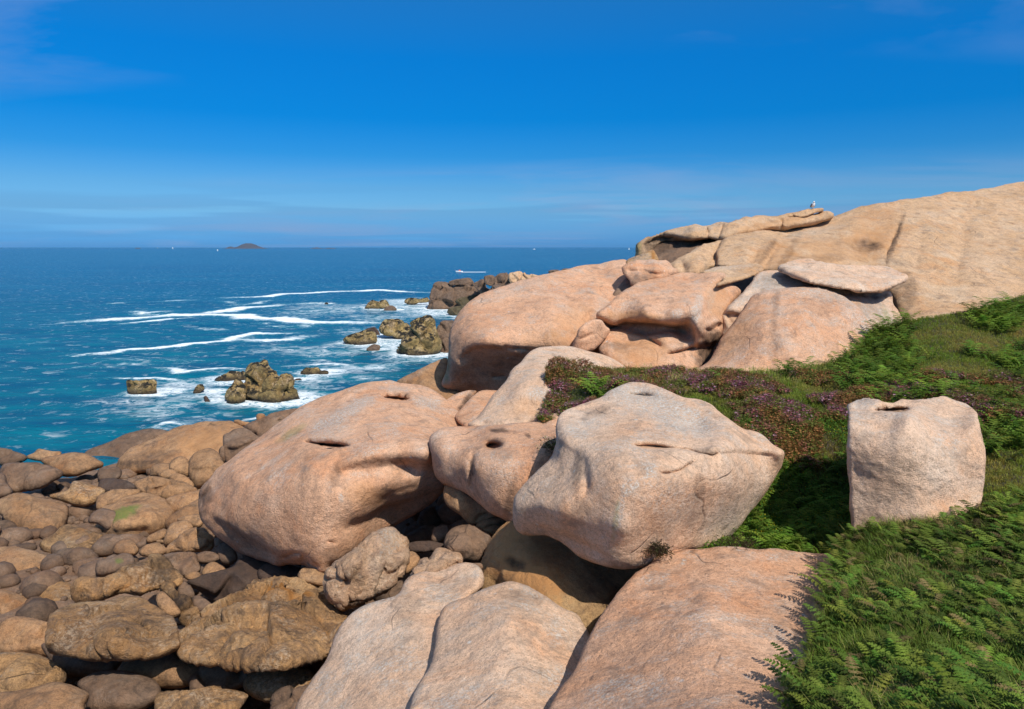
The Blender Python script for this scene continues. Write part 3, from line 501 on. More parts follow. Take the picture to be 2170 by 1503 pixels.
rock('shadowed_slab', 'dark overhung slab tucked beneath the long skyline slab',
 Z(5, [(235,470),(270,400),(340,350),(440,315),(560,305),(700,305),(800,305),(870,312),(865,350),(820,380),(760,400),(680,440),(600,490),(520,520),(440,520),(370,505),(280,500)]),
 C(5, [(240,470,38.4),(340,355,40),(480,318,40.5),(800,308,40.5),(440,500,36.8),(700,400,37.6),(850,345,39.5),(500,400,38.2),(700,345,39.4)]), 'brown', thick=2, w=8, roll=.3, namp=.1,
 grooves=[(Z(5,[(330,430),(450,400),(600,370),(720,350)]),4,.4)], stains=[('d',*Z(5,[(380,400)])[0],50,16,-15,.7)])  # dark patch is overhang shade put into the colour
rock('lichen_rock', 'small rock spotted with orange lichen at the seaward end of the ridge',
 Z(5, [(150,500),(175,465),(240,440),(300,415),(345,400),(375,440),(380,490),(300,510),(200,520)]), C(5, [(160,490,35.6),(345,405,36.5),(370,480,35.2),(250,500,34.8)]), 'cracked', thick=1.5, w=8, roll=.2,
 stains=[('o',*Z(5,[(350,440)])[0],5,14,0,1),('g',*Z(5,[(250,460)])[0],30,12,0,.6)])
rock('saddle_rock', 'rounded rock with two scooped hollows below the skyline slab',
 Z(5, [(460,510),(520,470),(600,430),(680,380),(760,352),(850,345),(850,375),(815,410),(803,480),(795,520),(740,530),(680,575),(560,575),(500,560)]),
 C(5, [(470,510,34.4),(760,355,36.8),(840,350,37),(800,500,34.2),(560,560,32.8),(650,450,34.2),(720,500,33.6)]), 'ochre', thick=2, w=10, roll=.3, namp=.07,
 dents=[(*Z(5,[(560,530)])[0],9,12,0,.5),(*Z(5,[(780,460)])[0],6,16,10,.4)], grooves=[(Z(5,[(680,565),(740,510),(790,440)]),4,.35)])
rock('perched_block', 'squared block perched on the crest between the great boulder and the mouth-like one',
 Z(5, [(128,530),(150,505),(180,490),(300,475),(400,475),(440,480),(480,520),(520,562),(470,585),(420,600),(340,610),(240,650),(205,655),(175,610),(145,565)]),
 C(5, [(140,530,32.2),(300,478,33.2),(440,482,33.4),(515,560,32),(210,640,30.8),(340,600,30.6),(230,540,30.9),(380,520,31.2)]), 'pink', thick=2, w=8, roll=.15, namp=.05,
 steps=[(Z(5,[(150,545),(260,540),(360,560),(500,560)]),3,30,.5)], stains=[('d',*Z(5,[(260,610)])[0],40,14,-10,.5),('g',*Z(5,[(330,490)])[0],40,6,0,.5)])  # dark patch paints the front face in shade
rock('crevice_stone', 'narrow brown stone lodged in the cleft beneath the perched block',
 Z(5, [(30,775),(70,700),(120,640),(165,600),(220,640),(280,640),(200,690),(120,740),(60,780)]), C(5, [(40,770,31.5),(165,610,32.5),(270,640,32),(120,730,31.2)]), 'brown', thick=1.5, w=8, roll=.2)
# slivers between the big boulders
rock('shore_slab', 'orange tilted slab between the great boulder and the sea',
 Z(7, [(500,835),(620,770),(760,700),(830,683),(822,780),(800,860),(900,900),(930,960),(830,980),(700,930),(560,870)]), C(7, [(510,830,31),(820,690,32.5),(800,850,29.8),(900,920,28.4),(700,900,29),(650,800,30.2)]), 'orange', thick=2, w=12, roll=.3,
 grooves=[(Z(7,[(560,830),(600,800),(640,810),(620,850),(680,840)]),3,.18)], stains=[('g',*Z(7,[(640,780)])[0],40,6,-28,.3)])
rock('split_slab', 'pink slab with a dark split, left of the pale sloping boulder',
 Z(7, [(790,970),(830,950),(880,920),(960,893),(1022,900),(960,975),(900,1055),(860,1060),(820,1010)]), C(7, [(800,960,24.6),(1010,900,25.4),(890,1040,23.2),(920,930,24.6)]), 'pink', thick=1.5, w=8, roll=.15, stains=[('d',*Z(7,[(950,970)])[0],8,40,38,.9)])
rock('tucked_slab', 'pink slab tucked between the whale-backed boulder and the pale sloping one',
 Z(7, [(885,1065),(950,980),(1010,920),(1060,893),(1170,900),(1150,960),(1060,1070),(1000,1150),(940,1130)]), C(7, [(900,1060,22.4),(1060,896,25),(1160,905,25),(1000,1130,21),(1020,1000,22.6)]), 'pink', thick=1.5, w=9, roll=.2)
rock('ledge_stone', 'thin tan stone on the far side of the pothole boulder, under green tufts',
 Z(3, [(800,325),(860,300),(900,285),(975,275),(970,340),(940,360),(860,345)]), C(3, [(820,320,19),(970,285,18.8),(940,350,18),(870,330,18.4)]), 'pink', thick=.8, w=6, roll=.12, sp=2.4)
# centre bottom
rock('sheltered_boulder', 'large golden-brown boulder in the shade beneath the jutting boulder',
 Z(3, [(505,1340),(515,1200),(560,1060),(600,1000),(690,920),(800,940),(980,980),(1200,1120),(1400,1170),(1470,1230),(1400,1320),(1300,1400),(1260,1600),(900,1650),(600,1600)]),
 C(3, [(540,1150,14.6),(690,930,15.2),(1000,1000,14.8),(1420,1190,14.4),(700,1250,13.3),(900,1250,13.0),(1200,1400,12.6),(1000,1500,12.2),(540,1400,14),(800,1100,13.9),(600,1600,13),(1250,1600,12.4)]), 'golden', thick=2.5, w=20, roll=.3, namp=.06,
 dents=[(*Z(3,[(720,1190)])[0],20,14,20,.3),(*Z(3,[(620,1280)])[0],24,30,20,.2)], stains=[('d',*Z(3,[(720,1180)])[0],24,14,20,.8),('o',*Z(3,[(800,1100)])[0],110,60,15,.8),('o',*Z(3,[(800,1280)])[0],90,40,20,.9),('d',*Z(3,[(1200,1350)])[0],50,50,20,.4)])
rock('triangular_rock', 'brown triangular rock hanging below the pothole boulder',
 Z(3, [(285,780),(295,700),(350,700),(450,760),(560,840),(620,885),(520,930),(450,942),(410,910),(380,880),(310,830)]), C(3, [(290,760,17.2),(450,760,17.0),(610,885,16.6),(450,930,16.6),(380,800,16.5)]), 'orange', thick=1.2, w=10, roll=.15, seed=3, grooves=[(Z(3,[(470,930),(500,890),(560,870)]),3,.12)])
simple('cleft_rock', 'flat brown rock in the gap under the pothole boulder', Z(3, [(480,945),(570,880),(665,915),(650,950),(605,1000),(560,1010),(500,975)]), 16.2, mat='orange', seed=5, grooves=[(Z(3,[(520,970),(560,950),(660,940)]),2.5,.15)])
simple('round_cobble_boulder', 'smooth round grey-brown boulder in front of the dark cave', Z(3, [(288,1060),(300,1010),(335,965),(400,940),(470,945),(540,980),(575,1015),(560,1070),(520,1150),(470,1175),(390,1170),(310,1130)]), 15.0, mat='brown', w=30, roll=.35, namp=.01, thick=.9)
simple('cave_boulder', 'dark boulder deep in the cave left of the round one', Z(3, [(215,1000),(230,960),(290,940),(320,960),(310,1020),(260,1050),(215,1040)]), 17.4, mat='brown')
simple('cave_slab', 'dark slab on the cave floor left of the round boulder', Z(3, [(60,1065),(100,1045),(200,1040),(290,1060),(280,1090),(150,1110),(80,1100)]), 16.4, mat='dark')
rock('cream_boulder', 'rough cream-coloured cracked boulder leaning against the whale-backed one',
 Z(2, [(820,1260),(835,1205),(870,1160),(940,1130),(1000,1090),(1060,1040),(1120,1000),(1160,985),(1210,970),(1250,985),(1270,1005),(1310,1030),(1320,1110),(1305,1200),(1270,1270),(1200,1330),(1100,1380),(1020,1430),(930,1450),(880,1415),(835,1370),(820,1310)]),
 C(2, [(830,1250,15.3),(1050,1050,16),(1210,975,16.3),(1315,1080,15.8),(1250,1250,15),(1050,1400,14.6),(900,1420,14.7),(1000,1200,14.7),(1150,1100,14.9),(900,1250,14.6)]), 'cream', thick=1.5, w=14, roll=.3, namp=.05, nscale=1.6, sp=2.6,
 facet=(16,.12,.05,.12), grooves=[(Z(2,[(930,1200),(950,1280),(900,1360)]),4,.12),(Z(2,[(1160,1220),(1200,1240),(1260,1190)]),4,.18),(Z(2,[(870,1370),(960,1400),(1060,1330)]),4,.15)],
 stains=[('d',*Z(2,[(950,1420)])[0],34,14,-10,.7),('g',*Z(2,[(1200,1050)])[0],26,34,0,.6),('d',*Z(2,[(1000,1270)])[0],26,20,0,.4)])
simple('wedged_stone', 'small tan stone wedged right of the cream cracked boulder', Z(2, [(1300,1120),(1345,1100),(1392,1145),(1370,1190),(1310,1240),(1290,1200)]), 15.4, mat='orange')
rock('rubble_rock', 'rough pale knobbly rock behind the tan slab at the bottom', Z(3, [(50,1280),(120,1200),(160,1160),(205,1150),(245,1095),(290,1095),(330,1110),(380,1120),(392,1170),(350,1200),(240,1240),(100,1320)]),
 C(3, [(60,1280,14),(250,1100,14.6),(390,1150,14.3),(200,1230,13.8)]), 'cream', thick=1, w=8, roll=.15, facet=(12,.08,.04,.08), seed=4, sp=2.4)
simple('grey_pebble', 'small grey-brown stone at the foot of the round boulder', Z(3, [(440,1180),(480,1172),(515,1178),(518,1210),(470,1205)]), 14.2, mat='brown')
rock('tan_slab', 'smooth tan slab at the bottom edge, left of the lowest pink one',
 [(640,1530),(690,1400),(735,1312),(780,1282),(840,1262),(870,1225),(930,1208),(975,1197),(1010,1199),(1024,1220),(1018,1245),(985,1275),(975,1310),(940,1400),(940,1530)],
 [(640,1520,10.6),(740,1310,12.6),(930,1208,13.9),(1015,1205,13.7),(1000,1260,12.7),(850,1290,12.3),(900,1350,11.4),(930,1500,9.6),(780,1450,10.6)], 'pale', thick=1.6, w=14, roll=.2, namp=.03,
 grooves=[(Z(3,[(220,1290),(280,1260),(300,1240),(250,1235)]),2.5,.05)], stains=[('d',860,1290,30,40,20,.3),('g',820,1270,60,8,-20,.8),('d',960,1240,50,24,0,.25)])
rock('mauve_slab', 'smooth mauve-pink slab at the bottom edge, between two larger slabs',
 [(880,1530),(915,1400),(932,1312),(945,1285),(990,1268),(1040,1245),(1080,1235),(1110,1242),(1150,1262),(1190,1290),(1228,1312),(1260,1400),(1270,1530)],
 [(900,1520,8.8),(935,1310,11.4),(1080,1237,12.2),(1225,1312,11.4),(1080,1310,10.6),(1080,1420,9.4),(1080,1520,8.4),(1260,1500,9)], 'pale', thick=1.6, w=14, roll=.2, namp=.03, stains=[('d',1100,1265,60,14,10,.35),('g',960,1285,16,10,0,.5)])
rock('front_slab', 'broad flat-topped pink slab across the bottom right, below the jutting boulder',
 [(1180,1540),(1230,1400),(1266,1316),(1290,1280),(1320,1248),(1350,1220),(1385,1190),(1420,1174),(1480,1165),(1545,1163),(1600,1170),(1640,1168),(1700,1172),(1780,1175),(1800,1190),(1800,1260),(1790,1320),(1790,1420),(1790,1540)],
 [(1450,1170,12.2),(1700,1175,12.2),(1790,1190,12),(1350,1230,11),(1500,1250,10.2),(1700,1250,10.5),(1500,1310,9.1),(1290,1310,10),(1500,1500,6.9),(1780,1500,7.3),(1200,1520,7.8),(1400,1200,11.6)], 'pink', thick=1.8, w=16, roll=.18, namp=.045, nscale=.9,
 grooves=[([(1350,1268),(1420,1270),(1470,1280),(1510,1300)],5,.07)], stains=[('g',1449,1191,7,5,-30,1),('g',1457,1183,3,3,0,1),('d',1640,1290,80,60,0,.12),('g',1640,1185,120,10,0,.3)])
rock('block_boulder', 'upright squared boulder at the right edge with a water-worn basin on top',
 [(1800,862),(1812,850),(1840,846),(1880,858),(1905,852),(1925,850),(2000,846),(2060,866),(2085,950),(2078,1060),(2020,1100),(1925,1102),(1880,1112),(1840,1124),(1810,1132),(1806,1080),(1801,1000),(1799,930)],
 [(1815,850,14.6),(1925,850,15.0),(2050,866,14.8),(1808,890,12.9),(1925,888,12.5),(2060,900,12.9),(1808,1000,12.7),(1925,1000,12.2),(1812,1125,12.5),(1925,1098,12.0),(2070,1050,12.4),(1860,870,13.6)], 'pale', thick=2.2, w=6, roll=.10, alpha=.25, namp=.05, nscale=1.2, sp=2.8,
 dents=[(1888,870,38,8,-2,.7,3)], stains=[('g',1830,858,34,12,0,.9),('g',1900,884,40,6,0,.7),('g',1802,980,4,90,0,.7),('d',1890,872,34,5,-2,.6)])
# ------------------------------------------------------------------ the cove on the left
def S1(name, label, pts, Y, mat='orange', **kw): return simple(name, label, Z(1, pts), Y, mat=mat, **kw)
S1('shore_boulder', 'brown rounded shore boulder at the water edge, leftmost', [(-160,330),(20,255),(100,210),(200,180),(300,165),(410,178),(445,205),(300,260),(200,340),(100,430),(20,445),(-160,470)], 39, 'brown', seed=1)
rock('long_boulder', 'long smooth orange boulder lying along the water edge', Z(1, [(65,440),(75,400),(90,370),(150,310),(230,275),(330,235),(450,170),(600,130),(750,112),(860,115),(930,140),(990,190),(980,260),(940,330),(840,380),(780,410),(600,450),(400,455),(280,470),(150,488),(90,480)]),
 C(1, [(70,440,36.4),(200,290,37.3),(450,172,38.6),(860,118,38.8),(980,220,37),(500,320,35.2),(200,460,34.6),(600,440,34.6),(850,330,35),(800,200,36.6),(300,380,34.9),(150,400,35.2)]), 'orange', thick=3.5, w=30, roll=.8, namp=.06,
 steps=[(Z(1,[(100,360),(300,300),(480,290),(700,320)]),9,60,.4)], stains=[('o',*Z(1,[(680,260)])[0],60,34,-10,.6),('d',*Z(1,[(300,380)])[0],60,16,-10,.45),('d',*Z(1,[(280,420)])[0],60,10,0,.4),('d',*Z(1,[(728,136)])[0],2.5,2,0,1)])
S1('angular_boulder', 'dark brown angular boulder between the long orange one and the whale-backed one', [(812,215),(850,190),(900,165),(965,160),(1050,212),(1100,240),(1100,300),(1000,360),(900,400),(835,402),(815,300)], 32.5, 'brown', seed=2, w=8, roll=.15, steps=[(Z(1,[(820,290),(900,300),(1040,240)]),3,40,.4)])
S1('tilted_slab', 'brown tilted slab at the water edge above the angular boulder', [(965,158),(1050,105),(1160,55),(1330,18),(1420,18),(1480,60),(1300,180),(1100,260),(1050,215)], 35.5, 'brown', seed=3, w=8, roll=.2, grooves=[(Z(1,[(970,165),(1010,190),(1060,215)]),3,.5),(Z(1,[(1190,110),(1230,100)]),3,.3)])
S1('orange_lump', 'small orange lump on the water line behind the long boulder', [(880,112),(910,98),(960,112),(1000,118),(985,150),(930,140)], 38.6, 'orange')
S1('orange_lump', 'small orange lump beside the tilted brown slab at the water', [(1045,78),(1060,55),(1100,58),(1110,80),(1060,110)], 36.8, 'orange')
S1('tucked_stone', 'small dark stone squeezed against the angular brown boulder', [(780,320),(800,285),(818,280),(825,400),(795,380)], 32, 'brown')
S1('egg_boulder', 'upright egg-shaped tan boulder standing left of the whale-backed one', [(570,400),(590,355),(620,330),(700,302),(760,320),(800,370),(822,430),(790,470),(740,500),(690,560),(630,592),(595,560),(570,480)], 28.5, 'orange', seed=4, w=18, steps=[(Z(1,[(570,440),(640,450),(720,440),(760,480)]),4,30,.25)])
S1('cove_stone', 'orange lumpy stone leaning on the left of the egg-shaped boulder', [(430,415),(470,370),(520,360),(560,380),(578,430),(565,505),(500,490),(440,465)], 29.8, 'orange', seed=5)
S1('cove_stone', 'small dark-edged stone below the long orange boulder', [(300,440),(330,420),(390,405),(445,412),(440,470),(350,502),(300,498)], 30.6, 'orange', seed=6)
S1('cove_stone', 'little flat stone in front of the small stones under the long boulder', [(350,490),(380,460),(440,450),(495,480),(470,512),(380,518)], 29.2, 'orange', seed=7)
S1('cove_stone', 'flattish orange stone at the foot of the egg-shaped boulder', [(425,505),(450,485),(500,480),(555,505),(605,560),(580,600),(500,570),(440,530)], 28.2, 'orange', seed=8)
S1('cracked_slab', 'broad cracked orange slab in the middle of the cove', [(185,545),(230,520),(300,500),(440,520),(560,548),(625,600),(560,640),(420,665),(300,640),(215,612)], 27.4, 'orange', seed=9, w=10, roll=.2, grooves=[(Z(1,[(430,520),(420,560),(350,590),(290,600)]),3,.2),(Z(1,[(300,510),(320,560)]),2.5,.12)], stains=[('d',*Z(1,[(270,585)])[0],12,6,0,.7)])
S1('shaded_stone', 'dark stone in the shade under the long boulder at the left', [(-60,530),(20,515),(150,540),(195,590),(100,610),(-60,610)], 29.6, 'dark', seed=10)
S1('cove_stone', 'round-topped brown stone on the far left below the shore boulder', [(-70,450),(0,438),(60,435),(95,470),(70,520),(0,535),(-70,530)], 32, 'brown', seed=11)
S1('flat_stone', 'flat orange stone left of the broad cracked slab', [(-80,640),(20,598),(100,588),(212,592),(222,625),(130,665),(20,715),(-80,740)], 26.6, 'orange', seed=12)
rock('algae_boulder', 'rounded boulder with a bright green patch of algae on its left side', Z(1, [(-90,800),(-40,730),(20,705),(100,658),(200,630),(300,625),(380,655),(440,715),(462,765),(430,820),(395,870),(330,905),(220,945),(100,955),(-20,945),(-90,900)]),
 C(1, [(-80,800,25.5),(100,660,26.4),(300,628,26.6),(455,760,25.4),(300,780,24.2),(100,780,24.1),(0,930,24.2),(250,920,24.2),(380,860,24.5),(60,860,23.8)]), 'orange', thick=2, w=26, roll=.45, namp=.05, steps=[(Z(1,[(20,870),(150,870),(300,860)]),5,30,.3)],
 stains=[('a',*Z(1,[(110,765)])[0],26,14,-20,1),('a',*Z(1,[(160,735)])[0],22,7,-15,.9),('d',*Z(1,[(60,900)])[0],50,9,0,.5),('d',*Z(1,[(210,680)])[0],20,3,-8,.8),('a',*Z(1,[(40,790)])[0],18,12,0,1)])
S1('buttress_stone', 'orange stone running up to the left tip of the whale-backed boulder', [(400,675),(440,645),(500,625),(620,602),(700,575),(720,640),(690,720),(560,740),(480,760),(450,750)], 25.6, 'orange', seed=13)
S1('sloping_stone', 'long tan sloping stone under the left tip of the whale-backed boulder', [(400,830),(430,790),(480,750),(600,680),(665,650),(690,740),(660,790),(560,820),(430,880)], 24.0, 'orange', seed=14)
S1('cove_stone', 'low rounded stone between the sloping stone and the tip of the great boulder', [(480,805),(560,775),(650,770),(680,810),(650,860),(600,862),(520,835)], 23.2, 'orange', seed=15)
S1('leaning_stone', 'narrow leaning tan stone right of the algae-patched boulder', [(388,960),(400,920),(430,850),(480,820),(560,815),(600,860),(560,930),(450,985),(400,992)], 22.2, 'orange', seed=16)
S1('cove_stone', 'small orange slab-like stone below the algae-patched boulder', [(263,950),(280,925),(310,905),(390,870),(418,890),(400,930),(330,965),(280,972)], 22.6, 'orange', seed=17)
S1('crazed_boulder', 'orange boulder with crazed cracks beneath the left tip of the great boulder', [(400,1035),(430,980),(520,900),(560,880),(620,868),(680,872),(742,935),(748,990),(700,1035),(550,1045),(430,1045)], 20.8, 'orange', seed=18, facet=(9,.10,.05,.10))
S1('round_stone', 'round brown stone at the lower left, beside a flatter oval one', [(30,1015),(50,975),(85,950),(150,945),(212,1000),(195,1055),(100,1060),(40,1045)], 21.2, 'orange', seed=19)
S1('oval_stone', 'flattened oval stone right of the round brown stone', [(213,1035),(240,1000),(280,980),(350,970),(405,1005),(412,1042),(330,1065),(240,1065)], 20.8, 'orange', seed=20)
S1('cove_stone', 'small rounded stone under the keel of the whale-backed boulder', [(748,945),(790,930),(855,960),(850,1000),(790,1000),(755,1000)], 20.4, 'brown', seed=21)
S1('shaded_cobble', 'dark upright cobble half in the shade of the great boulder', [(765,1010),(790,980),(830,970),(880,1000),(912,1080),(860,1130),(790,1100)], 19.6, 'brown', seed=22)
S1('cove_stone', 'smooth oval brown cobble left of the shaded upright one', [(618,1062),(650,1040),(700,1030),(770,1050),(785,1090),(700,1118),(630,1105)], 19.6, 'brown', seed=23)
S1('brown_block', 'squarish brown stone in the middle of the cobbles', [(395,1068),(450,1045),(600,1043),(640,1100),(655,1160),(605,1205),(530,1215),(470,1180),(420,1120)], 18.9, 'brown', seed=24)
S1('mossy_stone', 'brown stone with a trace of green, lower left edge of the cobbles', [(-80,1110),(20,1075),(100,1045),(165,1058),(185,1112),(100,1160),(20,1190),(-80,1200)], 19.6, 'brown', seed=25, stains=[('a',*Z(1,[(75,1100)])[0],9,6,0,.7)])
S1('cove_stone', 'tan stone with veins beside the dark wedge slab', [(658,1175),(700,1120),(750,1105),(832,1162),(770,1205),(680,1215)], 18.8, 'orange', seed=26)
S1('cove_stone', 'small tan cobble in front of the squarish brown stone', [(538,1205),(590,1175),(640,1180),(652,1215),(590,1238),(550,1228)], 18.4, 'orange', seed=27)
S1('cove_stone', 'tiny orange cobble above the flattened oval stone', [(330,965),(345,950),(385,950),(392,975),(350,975)], 21.6, 'orange')
S1('cove_stone', 'tiny cobble left of the flattened oval stone', [(190,985),(220,965),(265,968),(260,990),(215,1010)], 21.4, 'brown')
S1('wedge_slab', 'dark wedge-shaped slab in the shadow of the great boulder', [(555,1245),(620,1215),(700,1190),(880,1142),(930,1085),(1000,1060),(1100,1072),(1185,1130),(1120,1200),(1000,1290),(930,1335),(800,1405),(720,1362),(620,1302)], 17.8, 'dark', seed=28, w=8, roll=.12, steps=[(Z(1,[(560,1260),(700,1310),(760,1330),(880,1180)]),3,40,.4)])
S1('cracked_rock', 'dark-crusted cracked rock at the lower left corner', [(-220,1230),(20,1200),(100,1130),(250,1090),(330,1058),(400,1070),(460,1130),(532,1222),(490,1285),(400,1290),(300,1320),(250,1345),(150,1330),(20,1350),(-220,1380)], 16.8, 'cracked', seed=29, w=12, roll=.2, facet=(18,.12,.09,.09), stains=[('d',*Z(1,[(380,1150)])[0],30,34,20,.8),('d',*Z(1,[(130,1140)])[0],50,14,-15,.7)])
S1('cove_stone', 'brown stone between the cracked rock and the dark wedge slab', [(485,1300),(540,1238),(605,1320),(590,1370),(500,1340)], 16.9, 'brown', seed=30)
S1('egg_stone', 'orange egg-like stone standing among the cracked rocks at the bottom', [(335,1375),(345,1335),(372,1315),(400,1325),(455,1380),(512,1462),(480,1500),(400,1500),(360,1445)], 15.6, 'orange', seed=31)
S1('dark_crag', 'dark fissured stone right of the orange egg-like one', [(380,1285),(430,1258),(500,1320),(580,1395),(635,1460),(620,1520),(540,1540),(470,1410),(400,1330)], 15.9, 'cracked', seed=32, facet=(10,.10,.08,.08), stains=[('d',*Z(1,[(500,1400)])[0],24,30,30,.8)])
S1('bottom_slab', 'pale tan slab in the bottom left corner', [(-230,1400),(20,1368),(100,1340),(230,1358),(330,1410),(450,1490),(500,1600),(500,1720),(200,1800),(-400,1750),(-420,1500)], 12.2, 'cracked', tilt=3.6, seed=33, w=16, roll=.2, facet=(20,.08,.05,.1))
S1('flat_stone', 'flat brown stone below the dark wedge slab', [(590,1362),(650,1348),(745,1415),(755,1442),(690,1465),(620,1448)], 16.0, 'brown', seed=34)
rock('fractured_ledge', 'fractured tawny ledge with a rust-coloured cleft, bottom left of centre', Z(1, [(500,1620),(630,1500),(700,1450),(760,1430),(820,1370),(930,1318),(1000,1270),(1060,1240),(1150,1222),(1300,1230),(1420,1238),(1530,1278),(1545,1380),(1600,1440),(1680,1490),(1740,1560),(1700,1700),(1500,1800),(1000,1860),(600,1800),(450,1700)]),
 C(1, [(520,1620,14.2),(820,1372,16.2),(1100,1232,17.4),(1500,1275,17),(1560,1400,15.6),(1680,1500,14.6),(1000,1420,14.9),(1250,1330,15.6),(900,1600,12.9),(1500,1600,12.8),(900,1850,12.0),(1500,1790,12.2),(500,1700,13.2)]), 'cracked', thick=2, w=14, roll=.2, namp=.09, nscale=1.1,
 facet=(26,.14,.08,.10), seed=35, dents=[(*Z(1,[(1230,1310)])[0],40,10,14,.5,2)], grooves=[(Z(1,[(1100,1290),(1200,1350),(1400,1400)]),5,.3),(Z(1,[(760,1440),(1000,1400),(1200,1420),(1500,1480)]),4,.2)],
 stains=[('o',*Z(1,[(1230,1320)])[0],40,9,16,1),('o',*Z(1,[(1390,1390)])[0],16,6,20,1),('d',*Z(1,[(1100,1420)])[0],120,22,8,.6),('o',*Z(1,[(1000,1350)])[0],50,20,-10,.4),('d',*Z(1,[(1480,1340)])[0],20,20,0,.5)])
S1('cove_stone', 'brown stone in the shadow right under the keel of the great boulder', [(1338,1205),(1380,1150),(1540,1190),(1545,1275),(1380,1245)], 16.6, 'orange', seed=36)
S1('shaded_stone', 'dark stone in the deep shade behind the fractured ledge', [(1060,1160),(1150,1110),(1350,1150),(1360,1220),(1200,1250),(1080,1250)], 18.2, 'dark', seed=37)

# ------------------------------------------------------------------ rocks standing in the sea
SEAR = []
def sea_rock(name, label, i, pts, mat='seastack', depth=None, nf=14, sp=1.7, seed=0, parent=None, dY=0, cat='sea rock', group=None, fa=1.0, **kw):
    P = Z(i, pts); yb = max(p[1] for p in P); Y = sea_Y(yb)+dY
    x0, x1 = min(p[0] for p in P), max(p[0] for p in P); y0 = min(p[1] for p in P)
    if Y < 400: SEAR.append(((x0+x1)/2/FPX*Y-CX/FPX*Y, Y/cp*1.0+.3*(x1-x0)*Y/FPX, (x1-x0)*Y/FPX*.5))
    s = min(x1-x0, yb-y0)*Y/FPX; P = [(x, y+(1.5 if y > yb-3 else 0)) for x, y in P]
    ctrl = [(x0+fx*(x1-x0), y0+fy*(yb-y0), Y+s*(k*.8+.35*(abs(fx-.45)*2)**2)) for fx in (0, .5, 1) for fy, k in ((0, 1.0), (.3, .45), (.7, .12), (1, 0))]
    return rock(name, label, P, ctrl, mat, thick=depth or s*1.1, sp=sp, facet=(nf, s*.10*fa, s*.045*fa, s*.06), seed=seed, parent=parent, cat=cat, group=group, namp=s*.03, nscale=3/s, w=kw.pop('w', min(x1-x0, yb-y0)*.2), roll=s*.12, **kw)
St = sea_rock('sea_stack', 'tall craggy yellow-brown sea stack with a peaked top, nearest in the water', 6, [(1030,1250),(1030,1120),(1035,1030),(1050,985),(1090,965),(1140,968),(1165,950),(1185,938),(1212,955),(1220,1000),(1255,1030),(1290,1060),(1330,1055),(1370,1060),(1395,1085),(1405,1130),(1425,1180),(1445,1232),(1380,1245),(1250,1272),(1180,1258),(1130,1240)], seed=41, nf=26)
sea_rock('crag', None, 6, [(730,1185),(780,1130),(830,1080),(880,1050),(920,1030),(1000,1028),(1040,1045),(1060,1100),(1050,1200),(940,1200),(890,1190),(800,1190)], seed=42, parent=St, dY=5, nf=8)
sea_rock('crag', None, 6, [(888,1230),(905,1170),(930,1130),(960,1085),(1010,1095),(1040,1140),(1045,1210),(1035,1250),(980,1270),(930,1277)], seed=43, parent=St, dY=0, nf=7)
sea_rock('square_sea_rock', 'low square-topped yellow rock standing alone in the sea, far left', 6, [(142,1180),(140,1100),(180,1098),(235,1105),(300,1090),(358,1096),(366,1150),(360,1195),(280,1212),(190,1212),(150,1195)], seed=44, nf=7)
sea_rock('sea_rock', 'small brown lump in the water left of the peaked stack', 6, [(645,1190),(660,1150),(680,1130),(710,1128),(726,1160),(700,1185),(680,1197)], seed=45, nf=4)
sea_rock('sea_rock', 'low wet rock awash in foam at the foot of the peaked stack', 6, [(720,1225),(740,1215),(760,1240),(775,1262),(740,1265)], mat='dark', seed=46, nf=3)
sea_rock('sea_rock', 'low tan rock in foam to the right behind the peaked stack', 6, [(1455,1045),(1490,1005),(1540,998),(1590,1000),(1615,1020),(1640,1018),(1668,1030),(1655,1050),(1590,1052),(1520,1058)], seed=47, nf=6)
sea_rock('sea_rock', 'tiny rock just breaking the surface right of the peaked stack', 6, [(1405,1092),(1430,1082),(1460,1084),(1465,1096),(1430,1100)], mat='dark', seed=48, nf=2)
sea_rock('sea_rock', 'tiny tan rock in a far white breaker', 6, [(1636,518),(1645,506),(1662,506),(1668,518)], seed=49, nf=2)
sea_rock('rounded_sea_rock', 'greenish rounded rock left of the fissured mound near the great boulder', 7, [(388,495),(400,450),(425,425),(500,425),(540,440),(580,455),(595,500),(570,560),(510,555),(470,535),(410,525)], seed=50, nf=9)
sea_rock('fissured_mound', 'tall fissured brown mound in the water beside the great boulder', 7, [(510,662),(520,600),(545,560),(580,500),(590,450),(640,425),(690,405),(735,415),(755,470),(785,560),(775,640),(690,668),(590,668)], mat='seastack', seed=51, nf=22)
sea_rock('sea_rock', 'cluster of brown rock blocks against the left flank of the great boulder', 7, [(745,655),(750,560),(760,490),(790,445),(860,438),(900,450),(900,660),(830,660)], mat='cliff', seed=52, nf=14, dY=2)
sea_rock('sea_rock', 'long low greenish rock with foam around it, left of the fissured mound', 7, [(148,560),(200,525),(260,505),(320,500),(355,515),(368,575),(280,592),(190,590)], seed=53, nf=8)
sea_rock('sea_rock', 'dark wet rock just behind the long low greenish rock', 7, [(285,500),(350,475),(388,525),(340,530)], mat='dark', seed=54, nf=3)
sea_rock('sea_rock', 'small brown wet rock in the foam below the long low rock', 7, [(300,625),(320,600),(350,585),(388,600),(375,632),(330,635)], mat='cliff', seed=55, nf=3)
sea_rock('sea_rock', 'jagged little rocks in breaking foam, further out', 7, [(292,352),(310,320),(335,298),(378,310),(400,298),(430,298),(452,330),(460,350),(400,355),(340,358)], seed=56, nf=6)
sea_rock('sea_rock', 'small brown rock in the foam just right of the jagged little rocks', 7, [(410,366),(440,340),(470,335),(500,358),(480,368)], mat='cliff', seed=57, nf=3)
